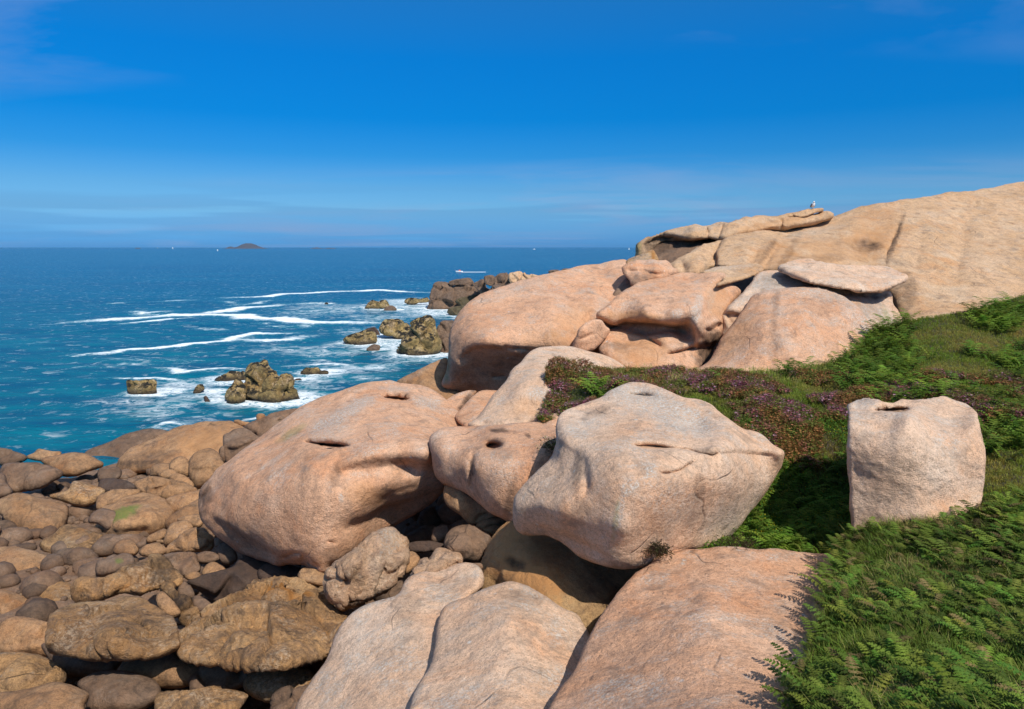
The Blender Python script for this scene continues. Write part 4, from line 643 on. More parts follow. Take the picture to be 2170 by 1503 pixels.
sea_rock('sea_rock', 'flat olive rock in the foam near the dark headland', 7, [(550,315),(560,290),(590,282),(655,290),(700,283),(710,310),(640,318),(600,328)], seed=58, nf=5)
hd = sea_rock('headland', 'dark blocky headland rocks jutting into the sea behind the great boulder', 8, [(60,800),(90,700),(80,620),(75,560),(120,430),(200,340),(330,330),(420,340),(470,380),(700,350),(860,370),(960,350),(1060,400),(1150,560),(1060,700),(800,760),(500,790),(250,805)], mat='cliff', seed=60, nf=34, sp=1.4)
yh = sea_Y(Z(8, [(0, 800)])[0][1])
sea_rock('summit_block', None, 8, [(420,320),(450,295),(600,265),(780,240),(830,270),(870,345),(760,375),(600,360),(460,370)], mat='cliff', seed=61, nf=6, parent=hd, dY=yh+2-sea_Y(Z(8,[(0,375)])[0][1]), sp=1.2)
sea_rock('green_ledge', None, 8, [(545,660),(620,600),(800,560),(950,540),(1080,520),(1150,600),(950,760),(700,760),(600,700)], mat='cliffgreen', seed=62, nf=9, parent=hd, dY=yh-3-sea_Y(Z(8,[(0,760)])[0][1]), sp=1.2)
sea_rock('tidal_block', None, 8, [(395,850),(450,780),(620,740),(800,700),(860,760),(700,870),(560,895),(440,885)], mat='cliffgreen', seed=63, nf=6, parent=hd, dY=-1, sp=1.2)
for k, (pts, mt, lab) in enumerate([([(840,360),(930,300),(1050,285),(1080,420),(1180,480),(1100,560),(960,480)], 'cliff', 'rust-brown broken rocks on the headland crest, left end of the row'),
  ([(1060,330),(1058,230),(1090,205),(1180,195),(1235,215),(1245,350),(1180,375),(1090,350)], 'cliff', 'squared rust-brown block on the headland crest'),
  ([(1235,400),(1235,240),(1300,185),(1400,160),(1480,175),(1520,240),(1540,360),(1400,420),(1300,430)], 'cliff', 'dark split block right of the squared one on the headland crest'),
  ([(1505,330),(1500,180),(1580,145),(1680,125),(1740,170),(1760,270),(1700,330),(1600,360)], 'ochre', 'orange-lit jagged block on the headland crest'),
  ([(1700,270),(1735,180),(1765,140),(1800,180),(1900,185),(1985,205),(2050,230),(1900,330),(1760,340)], 'ochre', 'pale orange low rocks at the right end of the headland crest'),
  ([(1100,560),(1150,430),(1260,370),(1400,380),(1500,340),(1600,330),(1500,480),(1300,600)], 'cliff', 'shaded rubble below the split blocks of the headland')]):
    yb = max(p[1] for p in Z(8, pts)); sea_rock('headland_block', lab, 8, pts, mat=mt, seed=70+k, nf=6, dY=(yh-6-k*4)-sea_Y(yb), sp=1.2, depth=6)
for pts, lab, sd_ in (([(1150,325),(1150,310),(1180,298),(1230,292),(1262,300),(1255,330),(1180,345)], 'low brown rock peeping over the shoulder of the great boulder', 80), ([(1275,305),(1300,288),(1350,280),(1392,284),(1390,300),(1300,320)], 'flat orange rock peeping over the great boulder, right of the brown one', 81)):
    k = 420/2170; P = [(940+x*k, 515+y*k) for x, y in pts]; yb = max(p[1] for p in P)
    sea_rock('headland_block', lab, 0, P, mat='cliff', seed=sd_, nf=4, dY=110-sea_Y(yb), sp=1.2, depth=4)

# ------------------------------------------------------------------ the ground below the boulders
def ground():
    ctl = Z(0, [(1160,800,22),(1330,830,25),(1500,830,24),(1480,760,30),(1300,780,30),(1700,700,32),(1900,800,22),(1700,1000,15.9),(1700,1165,13.1),(1250,900,19),(1000,1150,19),(850,1200,19.5),(600,1250,19.5),(500,1150,22.5),(300,1150,21.5),(300,1240,19),(300,1300,17.5),
      (500,1300,17.4),(800,1330,16.0),(900,1420,13.5),(1150,1420,13.2),(1500,1420,11.0),(1900,1200,11.2),(1900,1400,8.6),(2100,1450,7.8),(400,1040,28),(300,1000,33),(600,930,36),(900,880,32),(1100,640,44),(1400,560,46),(1800,480,52),(2170,430,56),(1900,700,28),(2170,700,27),(1250,700,33),
      (100,1450,13.5),(600,1480,12.0)])
    c = np.array(ctl); P = at(c[:, 0], c[:, 1], c[:, 2]); P[:, 2] -= .75
    ex = np.array([(-26,46,-.6),(-12,52,-1),(0,58,-1.5),(8,72,-1.5),(20,95,-1.5),(-30,30,-.3),(-30,16,2.2),(-14,13,3.2),(-8,6,5.8),(0,4,7.6),(10,4,8.2),(16,10,8.6),(22,18,9),(45,45,15),(45,80,10),(30,110,4),(0,-8,9.4),(-25,-8,6),(25,-8,10.4),(0,2,8.4),(60,20,14),(60,110,6)], float)
    P = np.concatenate([P, ex])
    gx = np.linspace(-30, 62, 230); gy = np.linspace(-9, 118, 300)
    X_, Y_ = np.meshgrid(gx, gy); q = np.column_stack([X_.ravel(), Y_.ravel()])
    z = tps(P[:, :2], P[:, 2], q, smooth=.01)
    V = np.column_stack([q, z]); V[:, 2] += .22*fbm(V*.9, 4)+.1*fbm(V*3, 3, ridged=True)
    V[:, 2] = np.minimum(V[:, 2], 11.1+np.maximum(q[:, 1]-30, 0)*.2)
    i = np.arange(len(q)).reshape(X_.shape)
    F = np.stack([i[:-1, :-1], i[:-1, 1:], i[1:, 1:], i[1:, :-1]], -1).reshape(-1, 4)
    st = np.zeros((len(V), 4))
    tag(mesh_obj('rocky_shore', V, F, M['brown'], attrs={'stain_shade': st}), 'brown bedrock of the shore under the boulders', kind='structure')
    return V[:, 2].reshape(X_.shape), gx, gy
GZ, GX, GY = ground()
def gz(x, y):
    fx = np.clip((x-GX[0])/(GX[1]-GX[0]), 0, len(GX)-1.001); fy = np.clip((y-GY[0])/(GY[1]-GY[0]), 0, len(GY)-1.001)
    i = fx.astype(int); j = fy.astype(int); a = fx-i; b = fy-j
    return (GZ[j, i]*(1-a)+GZ[j, i+1]*a)*(1-b)+(GZ[j+1, i]*(1-a)+GZ[j+1, i+1]*a)*b
# loose shingle in the gaps of the cove and below the boulders
def shingle():
    import bmesh
    bm = bmesh.new(); bmesh.ops.create_icosphere(bm, subdivisions=2, radius=1)
    B = np.array([v.co[:] for v in bm.verts]); T = np.array([[v.index for v in f.verts] for f in bm.faces]); bm.free()
    rg = np.random.RandomState(3); Vs, Fs, base, tn = [], [], 0, []
    n = 2600
    xs = rg.uniform(-24, 6, n); ys = rg.uniform(9, 36, n)
    zs = gz(xs, ys); sz_ = .09+.5*rg.rand(n)**3.2
    for x, y, z, s in zip(xs, ys, zs, sz_):
        if z < .2: continue
        q = B*(s*rg.uniform(.8, 1.3), s*rg.uniform(.6, 1.1), s*rg.uniform(.45, .8))
        a = rg.uniform(0, 6.28); c_, s_ = math.cos(a), math.sin(a)
        q = q@np.array([[c_, s_, 0], [-s_, c_, 0], [0, 0, 1]]); q = q*(1+.18*fbm(B*1.1+x*3, 2))[:, None]
        Vs.append(q+(x, y, z+s*.3)); Fs.append(T+base); base += len(B); tn.append(np.full(len(B), .8*rg.rand()**1.6))
    V = np.concatenate(Vs); F = np.concatenate(Fs); st = np.zeros((len(V), 4)); st[:, 0] = np.concatenate(tn)
    tag(mesh_obj('shingle', V, F, M['brown'], attrs={'stain_shade': st}), 'loose brown cobbles filling the gaps of the cove', kind='stuff')
shingle()

def pool(px, py, Y, z, rx, ry, parent):
    p = at(px, py, Y); n = 28; V = [(p[0], p[1], z)]+[(p[0]+rx*math.cos(2*math.pi*k/n), p[1]+ry*math.sin(2*math.pi*k/n), z) for k in range(n)]
    m, t, b = new_mat('pool_water'); b.inputs['Base Color'].default_value = (.02, .045, .05, 1); b.inputs['Roughness'].default_value = .04
    mesh_obj('rain_pool', np.array(V), np.array([(0, 1+k, 1+(k+1) % n) for k in range(n)]), m, parent=parent)
ga = bpy.data.objects['giant_boulder']
pool(700, 951, 18.7, 6.53, .22, .26, ga)
def margin():
    rg = np.random.RandomState(21); k = 0
    for (cx_, cy_, Y, rx, ry) in [(150,985,33,60,26),(60,1010,31,70,30),(170,1050,27.5,50,28),(60,1090,25.5,80,40),(-30,1030,29,60,30),(150,1150,22.6,60,34),(30,1190,21,70,40),(190,1215,20.6,44,26),(110,1265,18.6,70,38),(-20,1290,17.6,70,50),(215,1100,24,34,20),(190,1300,17,60,34),(100,965,36,40,14),(0,970,36,60,20),(-60,1130,23,60,40),(60,1350,15,90,46),(180,1400,13.6,90,46),(40,1440,12.6,100,50),(330,1420,13,80,44),(470,1440,12.6,70,40),(600,1450,12.2,80,40),(560,1385,13.2,40,20),(250,1470,12,80,40),(420,1490,11.4,100,40),(100,1500,11,110,46),(640,1500,11.2,80,36)]:
        a = np.linspace(0, 2*math.pi, 10)[:-1]+rg.uniform(0, .6); r = 1+.16*rg.normal(size=9)
        pts = [(cx_+rx*r_*math.cos(t_), cy_+ry*r_*math.sin(t_)) for t_, r_ in zip(a, r)]
        simple('shore_stone', 'weathered brown boulder heaped on the left shore beyond the cove', pts, Y, facet=(6, .10, .02, .12) if k % 2 else None, mat=('orange', 'brown', 'cracked')[(k*7) % 3], seed=90+k, group='weathered boulders at the far left of the cove', sp=3.6); k += 1
margin()
# ------------------------------------------------------------------ the sea
def sea():
    nu, ny_ = 620, 560
    u = np.linspace(-1.0, .62, nu)
    py = np.concatenate([np.linspace(1330, 1012, 70), np.linspace(1010, 560, 470), np.linspace(559, 528, 70), 524.55+3.2*.86**np.arange(20)])
    ny_ = len(py)
    th = np.arctan((py-CY)/FPX)+R(PITCH); Yr = CAM_H/np.tan(np.maximum(th, 1.2e-4))
    U, YY = np.meshgrid(u, Yr); X_ = U*YY
    q = np.column_stack([X_.ravel(), YY.ravel()])
    n = len(q)
    # foam lines where the swell breaks, laid out on the water
    foam = np.zeros(n); soft = np.zeros(n)
    def poly(i, pts): 
        P = np.array(Z(i, pts)); return sea_at(P[:, 0], P[:, 1])[:, :2]
    wob = np.column_stack([fbm(np.column_stack([q*.22, np.zeros(n)]), 4), fbm(np.column_stack([q*.22, np.full(n, 9.)]), 4)])
    wob2 = np.column_stack([fbm(np.column_stack([q*.9, np.zeros(n)]), 3), fbm(np.column_stack([q*.9, np.full(n, 9.)]), 3)])
    near = q[:, 1] < 420
    def line(pl, wd, amt, arr, kw_=.8):
        s = near & (q[:, 1] < pl[:, 1].max()+30) & (q[:, 1] > pl[:, 1].min()-30)
        Q = q[s]+wob[s]*np.minimum(wd*kw_*1.3, 2.2)[..., None] if False else q[s]+wob[s]*min(wd*kw_*1.3, 2.2)
        Q = Q+wob2[s]*min(wd*.7, .9)
        d, _, _ = seg_dist(Q, pl[:-1], pl[1:])
        e = np.minimum(np.linalg.norm(Q-pl[0], axis=1), np.linalg.norm(Q-pl[-1], axis=1))
        v = amt*np.exp(-(d/wd)**2)*np.clip(.35+e/(wd*8), 0, 1)
        arr[s] = np.maximum(arr[s], v)
    strong = [(6,[(-300,660),(0,637),(150,630),(330,617),(480,602),(650,600),(800,600),(880,600),(1000,603),(1080,622),(1180,633),(1300,625),(1450,650),(1600,660),(1750,655),(1897,660),(2100,668)],2.1,1),
      (6,[(190,575),(260,590),(430,576)],1.5,1),(6,[(240,598),(430,598)],1.5,.9),(6,[(560,600),(700,590),(850,577),(950,557),(1050,540),(1200,535),(1340,520)],1.8,.95),(6,[(100,670),(250,655),(400,640),(600,622)],1.0,.9),
      (6,[(-250,910),(0,890),(150,865),(350,850),(500,838),(600,820),(750,810),(900,790),(1000,760),(1100,740),(1250,746),(1400,738)],1.0,1),(6,[(950,778),(1050,782),(1150,788),(1300,792),(1400,783),(1500,758)],1.5,1),
      (6,[(0,515),(150,505)],.9,.8),(6,[(390,497),(500,490),(640,490)],1.5,.8),(6,[(870,470),(1000,465),(1200,460),(1330,440),(1500,435),(1650,425),(1897,415)],1.9,.9),(7,[(0,243),(230,238),(400,232),(550,245),(700,250)],2.0,.95),
      (6,[(1490,515),(1560,510),(1660,515)],2.2,1),(6,[(700,700),(780,708),(860,712)],1.2,.8),(6,[(1160,662),(1200,664)],1.2,.9),(6,[(1245,682),(1330,688)],1.2,.8),(6,[(890,498),(970,515)],1.5,.6),(6,[(980,525),(1100,515),(1190,495)],1.8,.8),(6,[(1460,690),(1530,668)],1.6,.85),
      (6,[(380,1000),(480,1000),(560,1045),(680,1025),(850,1008),(1030,1015)],.75,.85),(6,[(0,1082),(150,1085),(330,1083),(450,1090),(580,1105)],.5,.75),(6,[(30,990),(120,970),(220,975),(320,975)],.8,.7),
      (6,[(1360,990),(1500,980),(1700,970),(1850,1000)],.7,.7),(6,[(360,1460),(450,1430),(560,1432)],.7,.9),(6,[(1370,1310),(1460,1295)],.35,.8),(6,[(1000,1395),(1110,1380),(1200,1360)],.35,.8),
      (7,[(0,445),(120,448),(300,455)],1.6,.8)]
    for i, pl, wd, a in strong: line(poly(i, pl), wd, a, foam)
    lacy = [(6,[(1400,1130),(1550,1090),(1700,1030),(1850,1010)],2.6,.75),(6,[(640,1200),(800,1190),(880,1220),(1000,1262),(1200,1262),(1400,1250)],1.3,.85),(6,[(320,1370),(400,1310),(520,1260),(650,1220)],1.5,.7),(6,[(20,1250),(200,1290),(420,1330)],2.2,.42),
      (6,[(1300,860),(1500,870),(1700,890),(1897,870)],3,.6),(6,[(1620,575),(1750,565),(1897,550),(2000,560)],6,.8),(6,[(1500,610),(1650,600)],3,.5),(7,[(270,345),(400,350),(520,340),(620,345),(700,330)],5,1.0),(7,[(480,330),(600,300),(700,320),(760,390),(900,400)],5,1.0),(7,[(700,370),(850,395)],4,1.0),
      (7,[(0,345),(140,350),(230,340)],6,.65),(7,[(380,540),(430,560),(500,610),(560,660),(660,670)],3,.95),(7,[(120,590),(250,600),(400,600)],2.5,.8),(7,[(270,500),(400,520)],3,.7),(7,[(0,720),(150,740),(300,740),(480,720),(640,690)],2,.6),(7,[(0,790),(100,780),(250,800)],2,.6),
      (6,[(480,1110),(620,1130),(720,1170)],1.4,.75),(6,[(150,1220),(280,1225),(380,1190)],.5,.7),(7,[(270,405),(420,420),(560,400)],4,.6),(6,[(0,960),(400,940)],3,.3),(6,[(600,1400),(900,1350)],1.5,.4),(6,[(1050,1285),(1250,1300),(1440,1270)],.7,.8)]
    for i, pl, wd, a in lacy: line(poly(i, pl), wd*1.25, a, soft, .5)
    for (rx, ry, rr) in SEAR:
        dd = np.sqrt(((q[:, 0]-rx)/1.0)**2+((q[:, 1]-ry)/.9)**2)
        soft = np.maximum(soft, near*.8*np.exp(-(np.maximum(dd-rr, 0)/(.35*rr+.9))**2))
    # swell: height in metres
    def damp(l): return np.clip(1.6-YY.ravel()*0.0035*6/l, 0, 1)
    z = np.zeros(n)
    for l, a, dx, dy, sc in ((17, .10, .25, .97, 1), (7, .055, -.2, .98, 1), (3.2, .035, .35, .93, 1)):
        p = np.column_stack([(q[:, 0]*dy-q[:, 1]*dx)/(l*1.9), (q[:, 0]*dx+q[:, 1]*dy)/l, np.full(n, l)])
        z += a*fbm(p*1.6, 2, ridged=False)*damp(l)*1.6
    z += .11*np.clip(foam, 0, 1)*np.clip(1.3-q[:, 1]/300, 0, 1)
    V = np.column_stack([q, z]); V[:, 2][q[:, 1] > 900] = 0
    i = np.arange(n).reshape(X_.shape)
    F = np.stack([i[:-1, :-1], i[:-1, 1:], i[1:, 1:], i[1:, :-1]], -1).reshape(-1, 4)
    m, t, b = new_mat('sea_water')
    g = t.nodes.new('ShaderNodeNewGeometry'); P = g.outputs['Position']
    def attr(nm):
        a = t.nodes.new('ShaderNodeAttribute'); a.attribute_name = nm; return a.outputs['Fac']
    fo, so_ = attr('foam'), attr('lace')
    big = noise(t, mapping(t, P, (.012, .03, 1)), 1, 4, .6); mid = noise(t, mapping(t, P, (.12, .3, .3)), 1, 5, .6)
    sx = t.nodes.new('ShaderNodeSeparateXYZ'); t.links.new(P, sx.inputs[0])
    far = ramp(t, mth(t, 'DIVIDE', sx.outputs[1], 400.), [(.08, 0), (.45, .75), (1, 1)])
    shallow = mix(t, ramp(t, mid, [(.38, 0), (.66, 1)]), (.000, .075, .15), (.001, .15, .205))
    deep = mix(t, ramp(t, big, [(.35, 0), (.7, 1)]), (.000, .058, .138), (.000, .095, .185))
    col = mix(t, far, shallow, deep)
    n1 = noise(t, mapping(t, P, (.9, 1.3, 1)), 1, 8, .78, .9); n2 = noise(t, mapping(t, P, (.8, 1.0, 1)), .7, 6, .7, 1.2)
    # lace: thin ridges of a distorted noise
    rid = mth(t, 'ABSOLUTE', mth(t, 'SUBTRACT', n2, .5)); lace = ramp(t, rid, [(.0, 1), (.03, .9), (.085, 0)])
    n4 = noise(t, mapping(t, P, (.55, .65, 1), loc=(5, 3, 0)), .9, 5, .6, .8); rid2 = ramp(t, mth(t, 'ABSOLUTE', mth(t, 'SUBTRACT', n4, .5)), [(0, 1), (.015, .6), (.045, 0)])
    f1 = ramp(t, mth(t, 'ADD', fo, mth(t, 'MULTIPLY', mth(t, 'SUBTRACT', n1, .5), 2.2)), [(.26, 0), (.70, 1)])
    f2 = mth(t, 'MULTIPLY', mth(t, 'MAXIMUM', lace, rid2), ramp(t, mth(t, 'ADD', so_, mth(t, 'MULTIPLY', mth(t, 'SUBTRACT', n4, .5), 1.4)), [(.10, 0), (.6, 1)]))
    f3 = ramp(t, mth(t, 'ADD', so_, mth(t, 'MULTIPLY', mth(t, 'SUBTRACT', n1, .5), 2.2)), [(.62, 0), (.95, 1)])
    # small whitecaps away from the rocks
    caps = mth(t, 'MULTIPLY', ramp(t, noise(t, mapping(t, P, (.16, .42, 1)), 1, 6, .75, .4), [(.81, 0), (.85, .6)]), ramp(t, mth(t, 'DIVIDE', sx.outputs[1], 500.), [(.1, 1), (.9, .2)]))
    fm = mth(t, 'MAXIMUM', mth(t, 'MAXIMUM', f1, f2), mth(t, 'MAXIMUM', f3, caps))
    halo = mth(t, 'MULTIPLY', ramp(t, mth(t, 'MAXIMUM', fo, so_), [(.02, 0), (.5, .85)]), ramp(t, n1, [(.3, .4), (.7, 1)]))
    col = mix(t, halo, col, (.03, .24, .30))
    col = mix(t, fm, col, (.80, .84, .86))
    t.links.new(col, b.inputs['Base Color'])
    t.links.new(mix(t, fm, .22, .9), b.inputs['Roughness']); b.inputs['IOR'].default_value = 1.33
    b.inputs['Specular IOR Level'].default_value = .06
    bp = t.nodes.new('ShaderNodeBump'); bp.inputs['Distance'].default_value = .4; t.links.new(ramp(t, mth(t, 'DIVIDE', sx.outputs[1], 600.), [(.1, 1), (.35, .45), (1, .12)]), bp.inputs['Strength'])
    h = mth(t, 'ADD', mth(t, 'MULTIPLY', noise(t, mapping(t, P, (.5, 1.25, 1)), 1, 7, .62, .3), 1.0), mth(t, 'MULTIPLY', noise(t, mapping(t, P, (.10, .28, 1)), 1, 4, .55, .2), 2.4))
    t.links.new(h, bp.inputs['Height']); t.links.new(bp.outputs[0], b.inputs['Normal'])
    tag(mesh_obj('sea', V, F, m, attrs={'foam': foam, 'lace': soft}, center=False), 'blue sea with white breaking foam reaching to the horizon', kind='structure')
sea()

# ------------------------------------------------------------------ far islands and boats
def far_pt(px, Y): return ((px-CX)/FPX*Y/(cp), Y)
M['island'] = new_mat('hazed_island_heath')[0]
t = M['island'].node_tree; b = t.nodes['Principled BSDF']; g = t.nodes.new('ShaderNodeNewGeometry')
t.links.new(mix(t, noise(t, g.outputs['Position'], .02, 4), (.045, .055, .07), (.08, .08, .09)), b.inputs['Base Color']); b.inputs['Roughness'].default_value = 1  # dark bluish base colour has the distance haze painted in
def island(name, label, prof, Yd, depth=160):
    # profile (px, height in photo pixels); a ridge-like hill, rounded towards both shores
    P = np.array(prof, float); xs = np.linspace(P[0, 0], P[-1, 0], 80); hs = np.interp(xs, P[:, 0], P[:, 1])*Yd/FPX
    v = np.linspace(-1, 1, 15); V = []
    for vv in v:
        for x, h in zip(xs, hs):
            X0 = (x-CX)/FPX*Yd
            V.append((X0+0*vv, Yd+vv*depth*(.4+.6*min(1, h/40)), h*max(0, 1-abs(vv)**1.6)-1))
    V = np.array(V); V[:, 2] += np.clip(V[:, 2], 0, 6)*.35*fbm(V/45., 4)
    i = np.arange(len(V)).reshape(len(v), len(xs)); F = np.stack([i[:-1, :-1], i[:-1, 1:], i[1:, 1:], i[1:, :-1]], -1).reshape(-1, 4)
    tag(mesh_obj(name, V, F, M['island']), label, 'island')
ISD = 7000.
off = CAM_H/ISD*FPX
island('island', 'distant domed island on the horizon at left', [(478,0),(488,1.2),(492,4),(496,5),(500,3.2),(505,3),(514,5.5),(521,9.5),(528,11.5),(538,11.5),(545,9.5),(552,6),(560,3.2),(566,1.5),(578,0)], ISD)
island('reef', 'low dark reef on the horizon, right of the domed island', [(660,0),(668,2),(676,3),(682,1.8),(690,.6),(700,2.2),(712,1.5),(720,0)], ISD, 60)
island('reef', 'tiny low reef on the horizon, far left', [(293,0),(298,2.2),(304,2),(308,0)], ISD, 40)
M['hull'] = new_mat('white_hull')[0]; M['hull'].node_tree.nodes['Principled BSDF'].inputs['Base Color'].default_value = (.8, .8, .8, 1)
M['red'] = new_mat('red_canopy')[0]; M['red'].node_tree.nodes['Principled BSDF'].inputs['Base Color'].default_value = (.6, .12, .06, 1)
def box_loft(secs):
    V = []; F = []
    for s in secs: V += s
    k = len(secs[0])
    for a in range(len(secs)-1):
        for j in range(k): F.append((a*k+j, a*k+(j+1) % k, (a+1)*k+(j+1) % k, (a+1)*k+j))
    F.append(tuple(range(k))[::-1] if k == 4 else (0, 1, 2, 3)); F.append(tuple(range((len(secs)-1)*k, len(secs)*k)))
    return np.array(V, float), np.array(F)
def hull(L_, Wd, H):
    secs = []
    for f in np.linspace(0, 1, 7):
        wd = Wd*.5*min(1, .75+f)*(1-max(0, f-.45)**2*3.2); wd = max(wd, .03); x = -L_/2+f*L_; h = H*(1+.35*f*f)
        secs.append([(x, -wd*.55, -.2), (x, wd*.55, -.2), (x, wd, h), (x, -wd, h)])
    return box_loft(secs)
def boat(name, label, px, py, L_, sails=False, motor=False, ang=0., group=None):
    p = sea_at(px, py); e = bpy.data.objects.new(name, None); COL.objects.link(e); e.location = (p[0], p[1], 0)
    tag(e, label, 'boat', group)
    def put(nm, V, F, m):
        o = mesh_obj(nm, V+np.array(e.location), F, m, parent=e, smooth=False); return o
    V, F = hull(L_, L_*.3, L_*.12); V[:, 0] *= -1; F = F[:, ::-1]; put('hull', V, F, M['hull'])
    if motor:
        c = np.array([(-.12, -.1, .1), (.22, -.1, .1), (.22, .1, .1), (-.12, .1, .1), (-.04, -.08, .27), (.2, -.08, .27), (.2, .08, .27), (-.04, .08, .27)])*L_
        Fb = np.array([(0, 3, 2, 1), (4, 5, 6, 7), (0, 1, 5, 4), (1, 2, 6, 5), (2, 3, 7, 6), (3, 0, 4, 7)])
        put('cabin', c, Fb, M['red'] if motor == 2 else M['hull'])
    if sails:
        H = L_*1.35
        s1 = np.array([(0.02, -.03, .15), (.45, -.03, .15), (.05, -.03, 1.35), (.05, -.03, 1.35), (0.02, .03, .15), (.42, .10, .15), (.05, .03, 1.35), (.05, .03, 1.35)])*L_
        Fb = np.array([(0, 1, 2, 3), (4, 7, 6, 5), (0, 4, 5, 1), (1, 5, 6, 2), (3, 7, 4, 0), (2, 6, 7, 3)])
        put('mainsail', s1, Fb, M['hull'])
        s2 = s1*np.array([-.95, 1, .85]); put('foresail', s2, Fb[:, ::-1], M['hull'])
    return e
boat('sailing_boat', 'white sailing boat near the horizon, leftmost of the sails', 334, 526.3, 11, sails=True)
boat('sailing_boat', 'tall white sailing boat near the horizon between the leftmost sail and the island', 366, 527.6, 13, sails=True)
boat('sailing_boat', 'small white sailing boat on the water just below the domed island', 461, 532, 5, sails=True)
boat('sailing_boat', 'faint white sail on the horizon straight above the sea rocks', 892, 526.2, 9, sails=True)
boat('sailing_boat', 'white sail close to the seaward end of the rocky ridge', 1333, 529.5, 8, sails=True)
boat('motor_boat', 'white motor boat near the horizon, above the headland', 1132, 529.0, 16, motor=1)
boat('motor_boat', 'small white motor boat with red canopy trailing a wake', 973, 576.5, 3.6, motor=2)
def wake(name, label, x0, x1, y, wd):
    a = sea_at(x0, y); b2 = sea_at(x1, y); n = 40; V = []; F = []
    for i in range(n):
        f = i/(n-1); p = a*(1-f)+b2*f; h = wd*(1-.75*f)
        V += [(p[0], p[1]-h, .02), (p[0], p[1], .16), (p[0], p[1]+h, .02)]
    for i in range(n-1):
        for k in (0, 1): F.append((i*3+k, i*3+3+k, i*3+4+k, i*3+1+k))
    V = np.array(V); m = new_mat('foam_wake')[0]; m.node_tree.nodes['Principled BSDF'].inputs['Base Color'].default_value = (.8, .83, .85, 1)
    m.node_tree.nodes['Principled BSDF'].inputs['Roughness'].default_value = .9
    tag(mesh_obj(name, V, np.array(F), m), label, kind='stuff')
wake('wake', 'thin white wake behind the motor boat with the red canopy', 979, 1030, 577, 2.6)

# ------------------------------------------------------------------ the gull
def gull():
    base = at(1722, 443.5, 40.75); e = bpy.data.objects.new('gull', None); COL.objects.link(e); e.location = base
    tag(e, 'lone gull perched on the upper prong of the skyline slab', 'bird')
    def lathe(cs, nm, m, seg=14):
        V = []; F = []
        for (x, y, z, rx, rz) in cs:
            for k in range(seg):
                a = 2*math.pi*k/seg; V.append((x+rx*math.cos(a), y, z+rz*math.sin(a)))
        for a in range(len(cs)-1):
            for k in range(seg): F.append((a*seg+k, a*seg+(k+1) % seg, (a+1)*seg+(k+1) % seg, (a+1)*seg+k))
        return mesh_obj(nm, np.array(V)*S+np.array(base), np.array(F)[:, ::-1], m, parent=e)
    S = 1.0
    def mt(n, c):
        m = new_mat(n)[0]; m.node_tree.nodes['Principled BSDF'].inputs['Base Color'].default_value = (*c, 1); return m
    W_, G_, Or, Bk = mt('white_feather', (.75, .75, .74)), mt('grey_feather', (.16, .16, .18)), mt('orange_bill', (.7, .35, .05)), mt('black_feather', (.03, .03, .03))
    # body, breast towards the camera (-y), tail behind and lower; head turned a little
    lathe([(0,.26,.10,.004,.004),(0,.2,.12,.03,.02),(0,.1,.16,.07,.06),(0,0,.20,.10,.10),(0,-.08,.24,.10,.11),(0,-.13,.29,.075,.08),(0,-.14,.33,.05,.05),(0,-.13,.365,.035,.03),(0,-.12,.375,.004,.004)], 'body', W_)
    lathe([(0,-.07,.40,.004,.004),(0,-.09,.40,.035,.032),(0,-.125,.395,.048,.044),(0,-.16,.388,.035,.032),(0,-.178,.382,.004,.004)], 'head', W_)
    lathe([(0,-.17,.384,.013,.015),(0,-.205,.378,.009,.012),(0,-.23,.366,.002,.003)], 'bill', Or, 8)
    for s in (-1, 1):
        lathe([(s*.02,.34,.10,.003,.003),(s*.05,.22,.14,.02,.03),(s*.085,.08,.19,.022,.065),(s*.098,-.02,.22,.02,.08),(s*.085,-.1,.26,.012,.05),(s*.07,-.13,.28,.003,.01)], 'wing', G_)
        lathe([(s*.04,-.02,-.01,.010,.010),(s*.04,-.019,-.005,.012,.012)], 'foot', Or, 6)
        V = []; 
        for z in (0, .12):
            for k in range(6): a = k*math.pi/3; V.append((s*.04+.008*math.cos(a), -.02+.008*math.sin(a), z))
        F = [(k, (k+1) % 6, 6+(k+1) % 6, 6+k) for k in range(6)]
        mesh_obj('leg', np.array(V)+np.array(base), np.array(F), Or, parent=e)
gull()

# ------------------------------------------------------------------ heath: soil banks and plants growing on them
def soil_mat():
    m, t, b = new_mat('heath_soil'); g = t.nodes.new('ShaderNodeNewGeometry'); P = g.outputs['Position']
    a = noise(t, P, 1.2, 5, .6); c = noise(t, P, 9, 6, .7)
    col = mix(t, ramp(t, a, [(.4, 0), (.6, 1)]), (.055, .06, .016), (.10, .075, .03))
    col = mix(t, ramp(t, c, [(.4, 0), (.7, 1)]), col, (.03, .026, .016)); t.links.new(col, b.inputs['Base Color']); b.inputs['Roughness'].default_value = 1
    bp = t.nodes.new('ShaderNodeBump'); bp.inputs['Distance'].default_value = .12; bp.inputs['Strength'].default_value = .9
    t.links.new(c, bp.inputs['Height']); t.links.new(bp.outputs[0], b.inputs['Normal']); return m
M['soil'] = soil_mat()
def bank(name, label, outline, ctrl, sp=5.5, thick=1.6, mat='soil', **kw):
    uv, Q, bnd, dist, Y, Yc, W = sheet(outline, ctrl, sp, **kw)
    n = len(uv); Yb = np.where(bnd, Y, Y+thick*np.clip(dist/20, 0, 1)); V1 = at(uv[:, 0], uv[:, 1], Y)
    V1[:, 2] += .10*fbm(V1*1.5, 4)
    inn = np.nonzero(~bnd)[0]; V2 = at(uv[inn, 0], uv[inn, 1], Yb[inn]); mp = np.arange(n); mp[inn] = n+np.arange(len(inn))
    tag(mesh_obj(name, np.concatenate([V1, V2]), np.concatenate([Q, mp[Q][:, ::-1]]), M[mat]), label, kind='structure')
    return V1, Q, uv
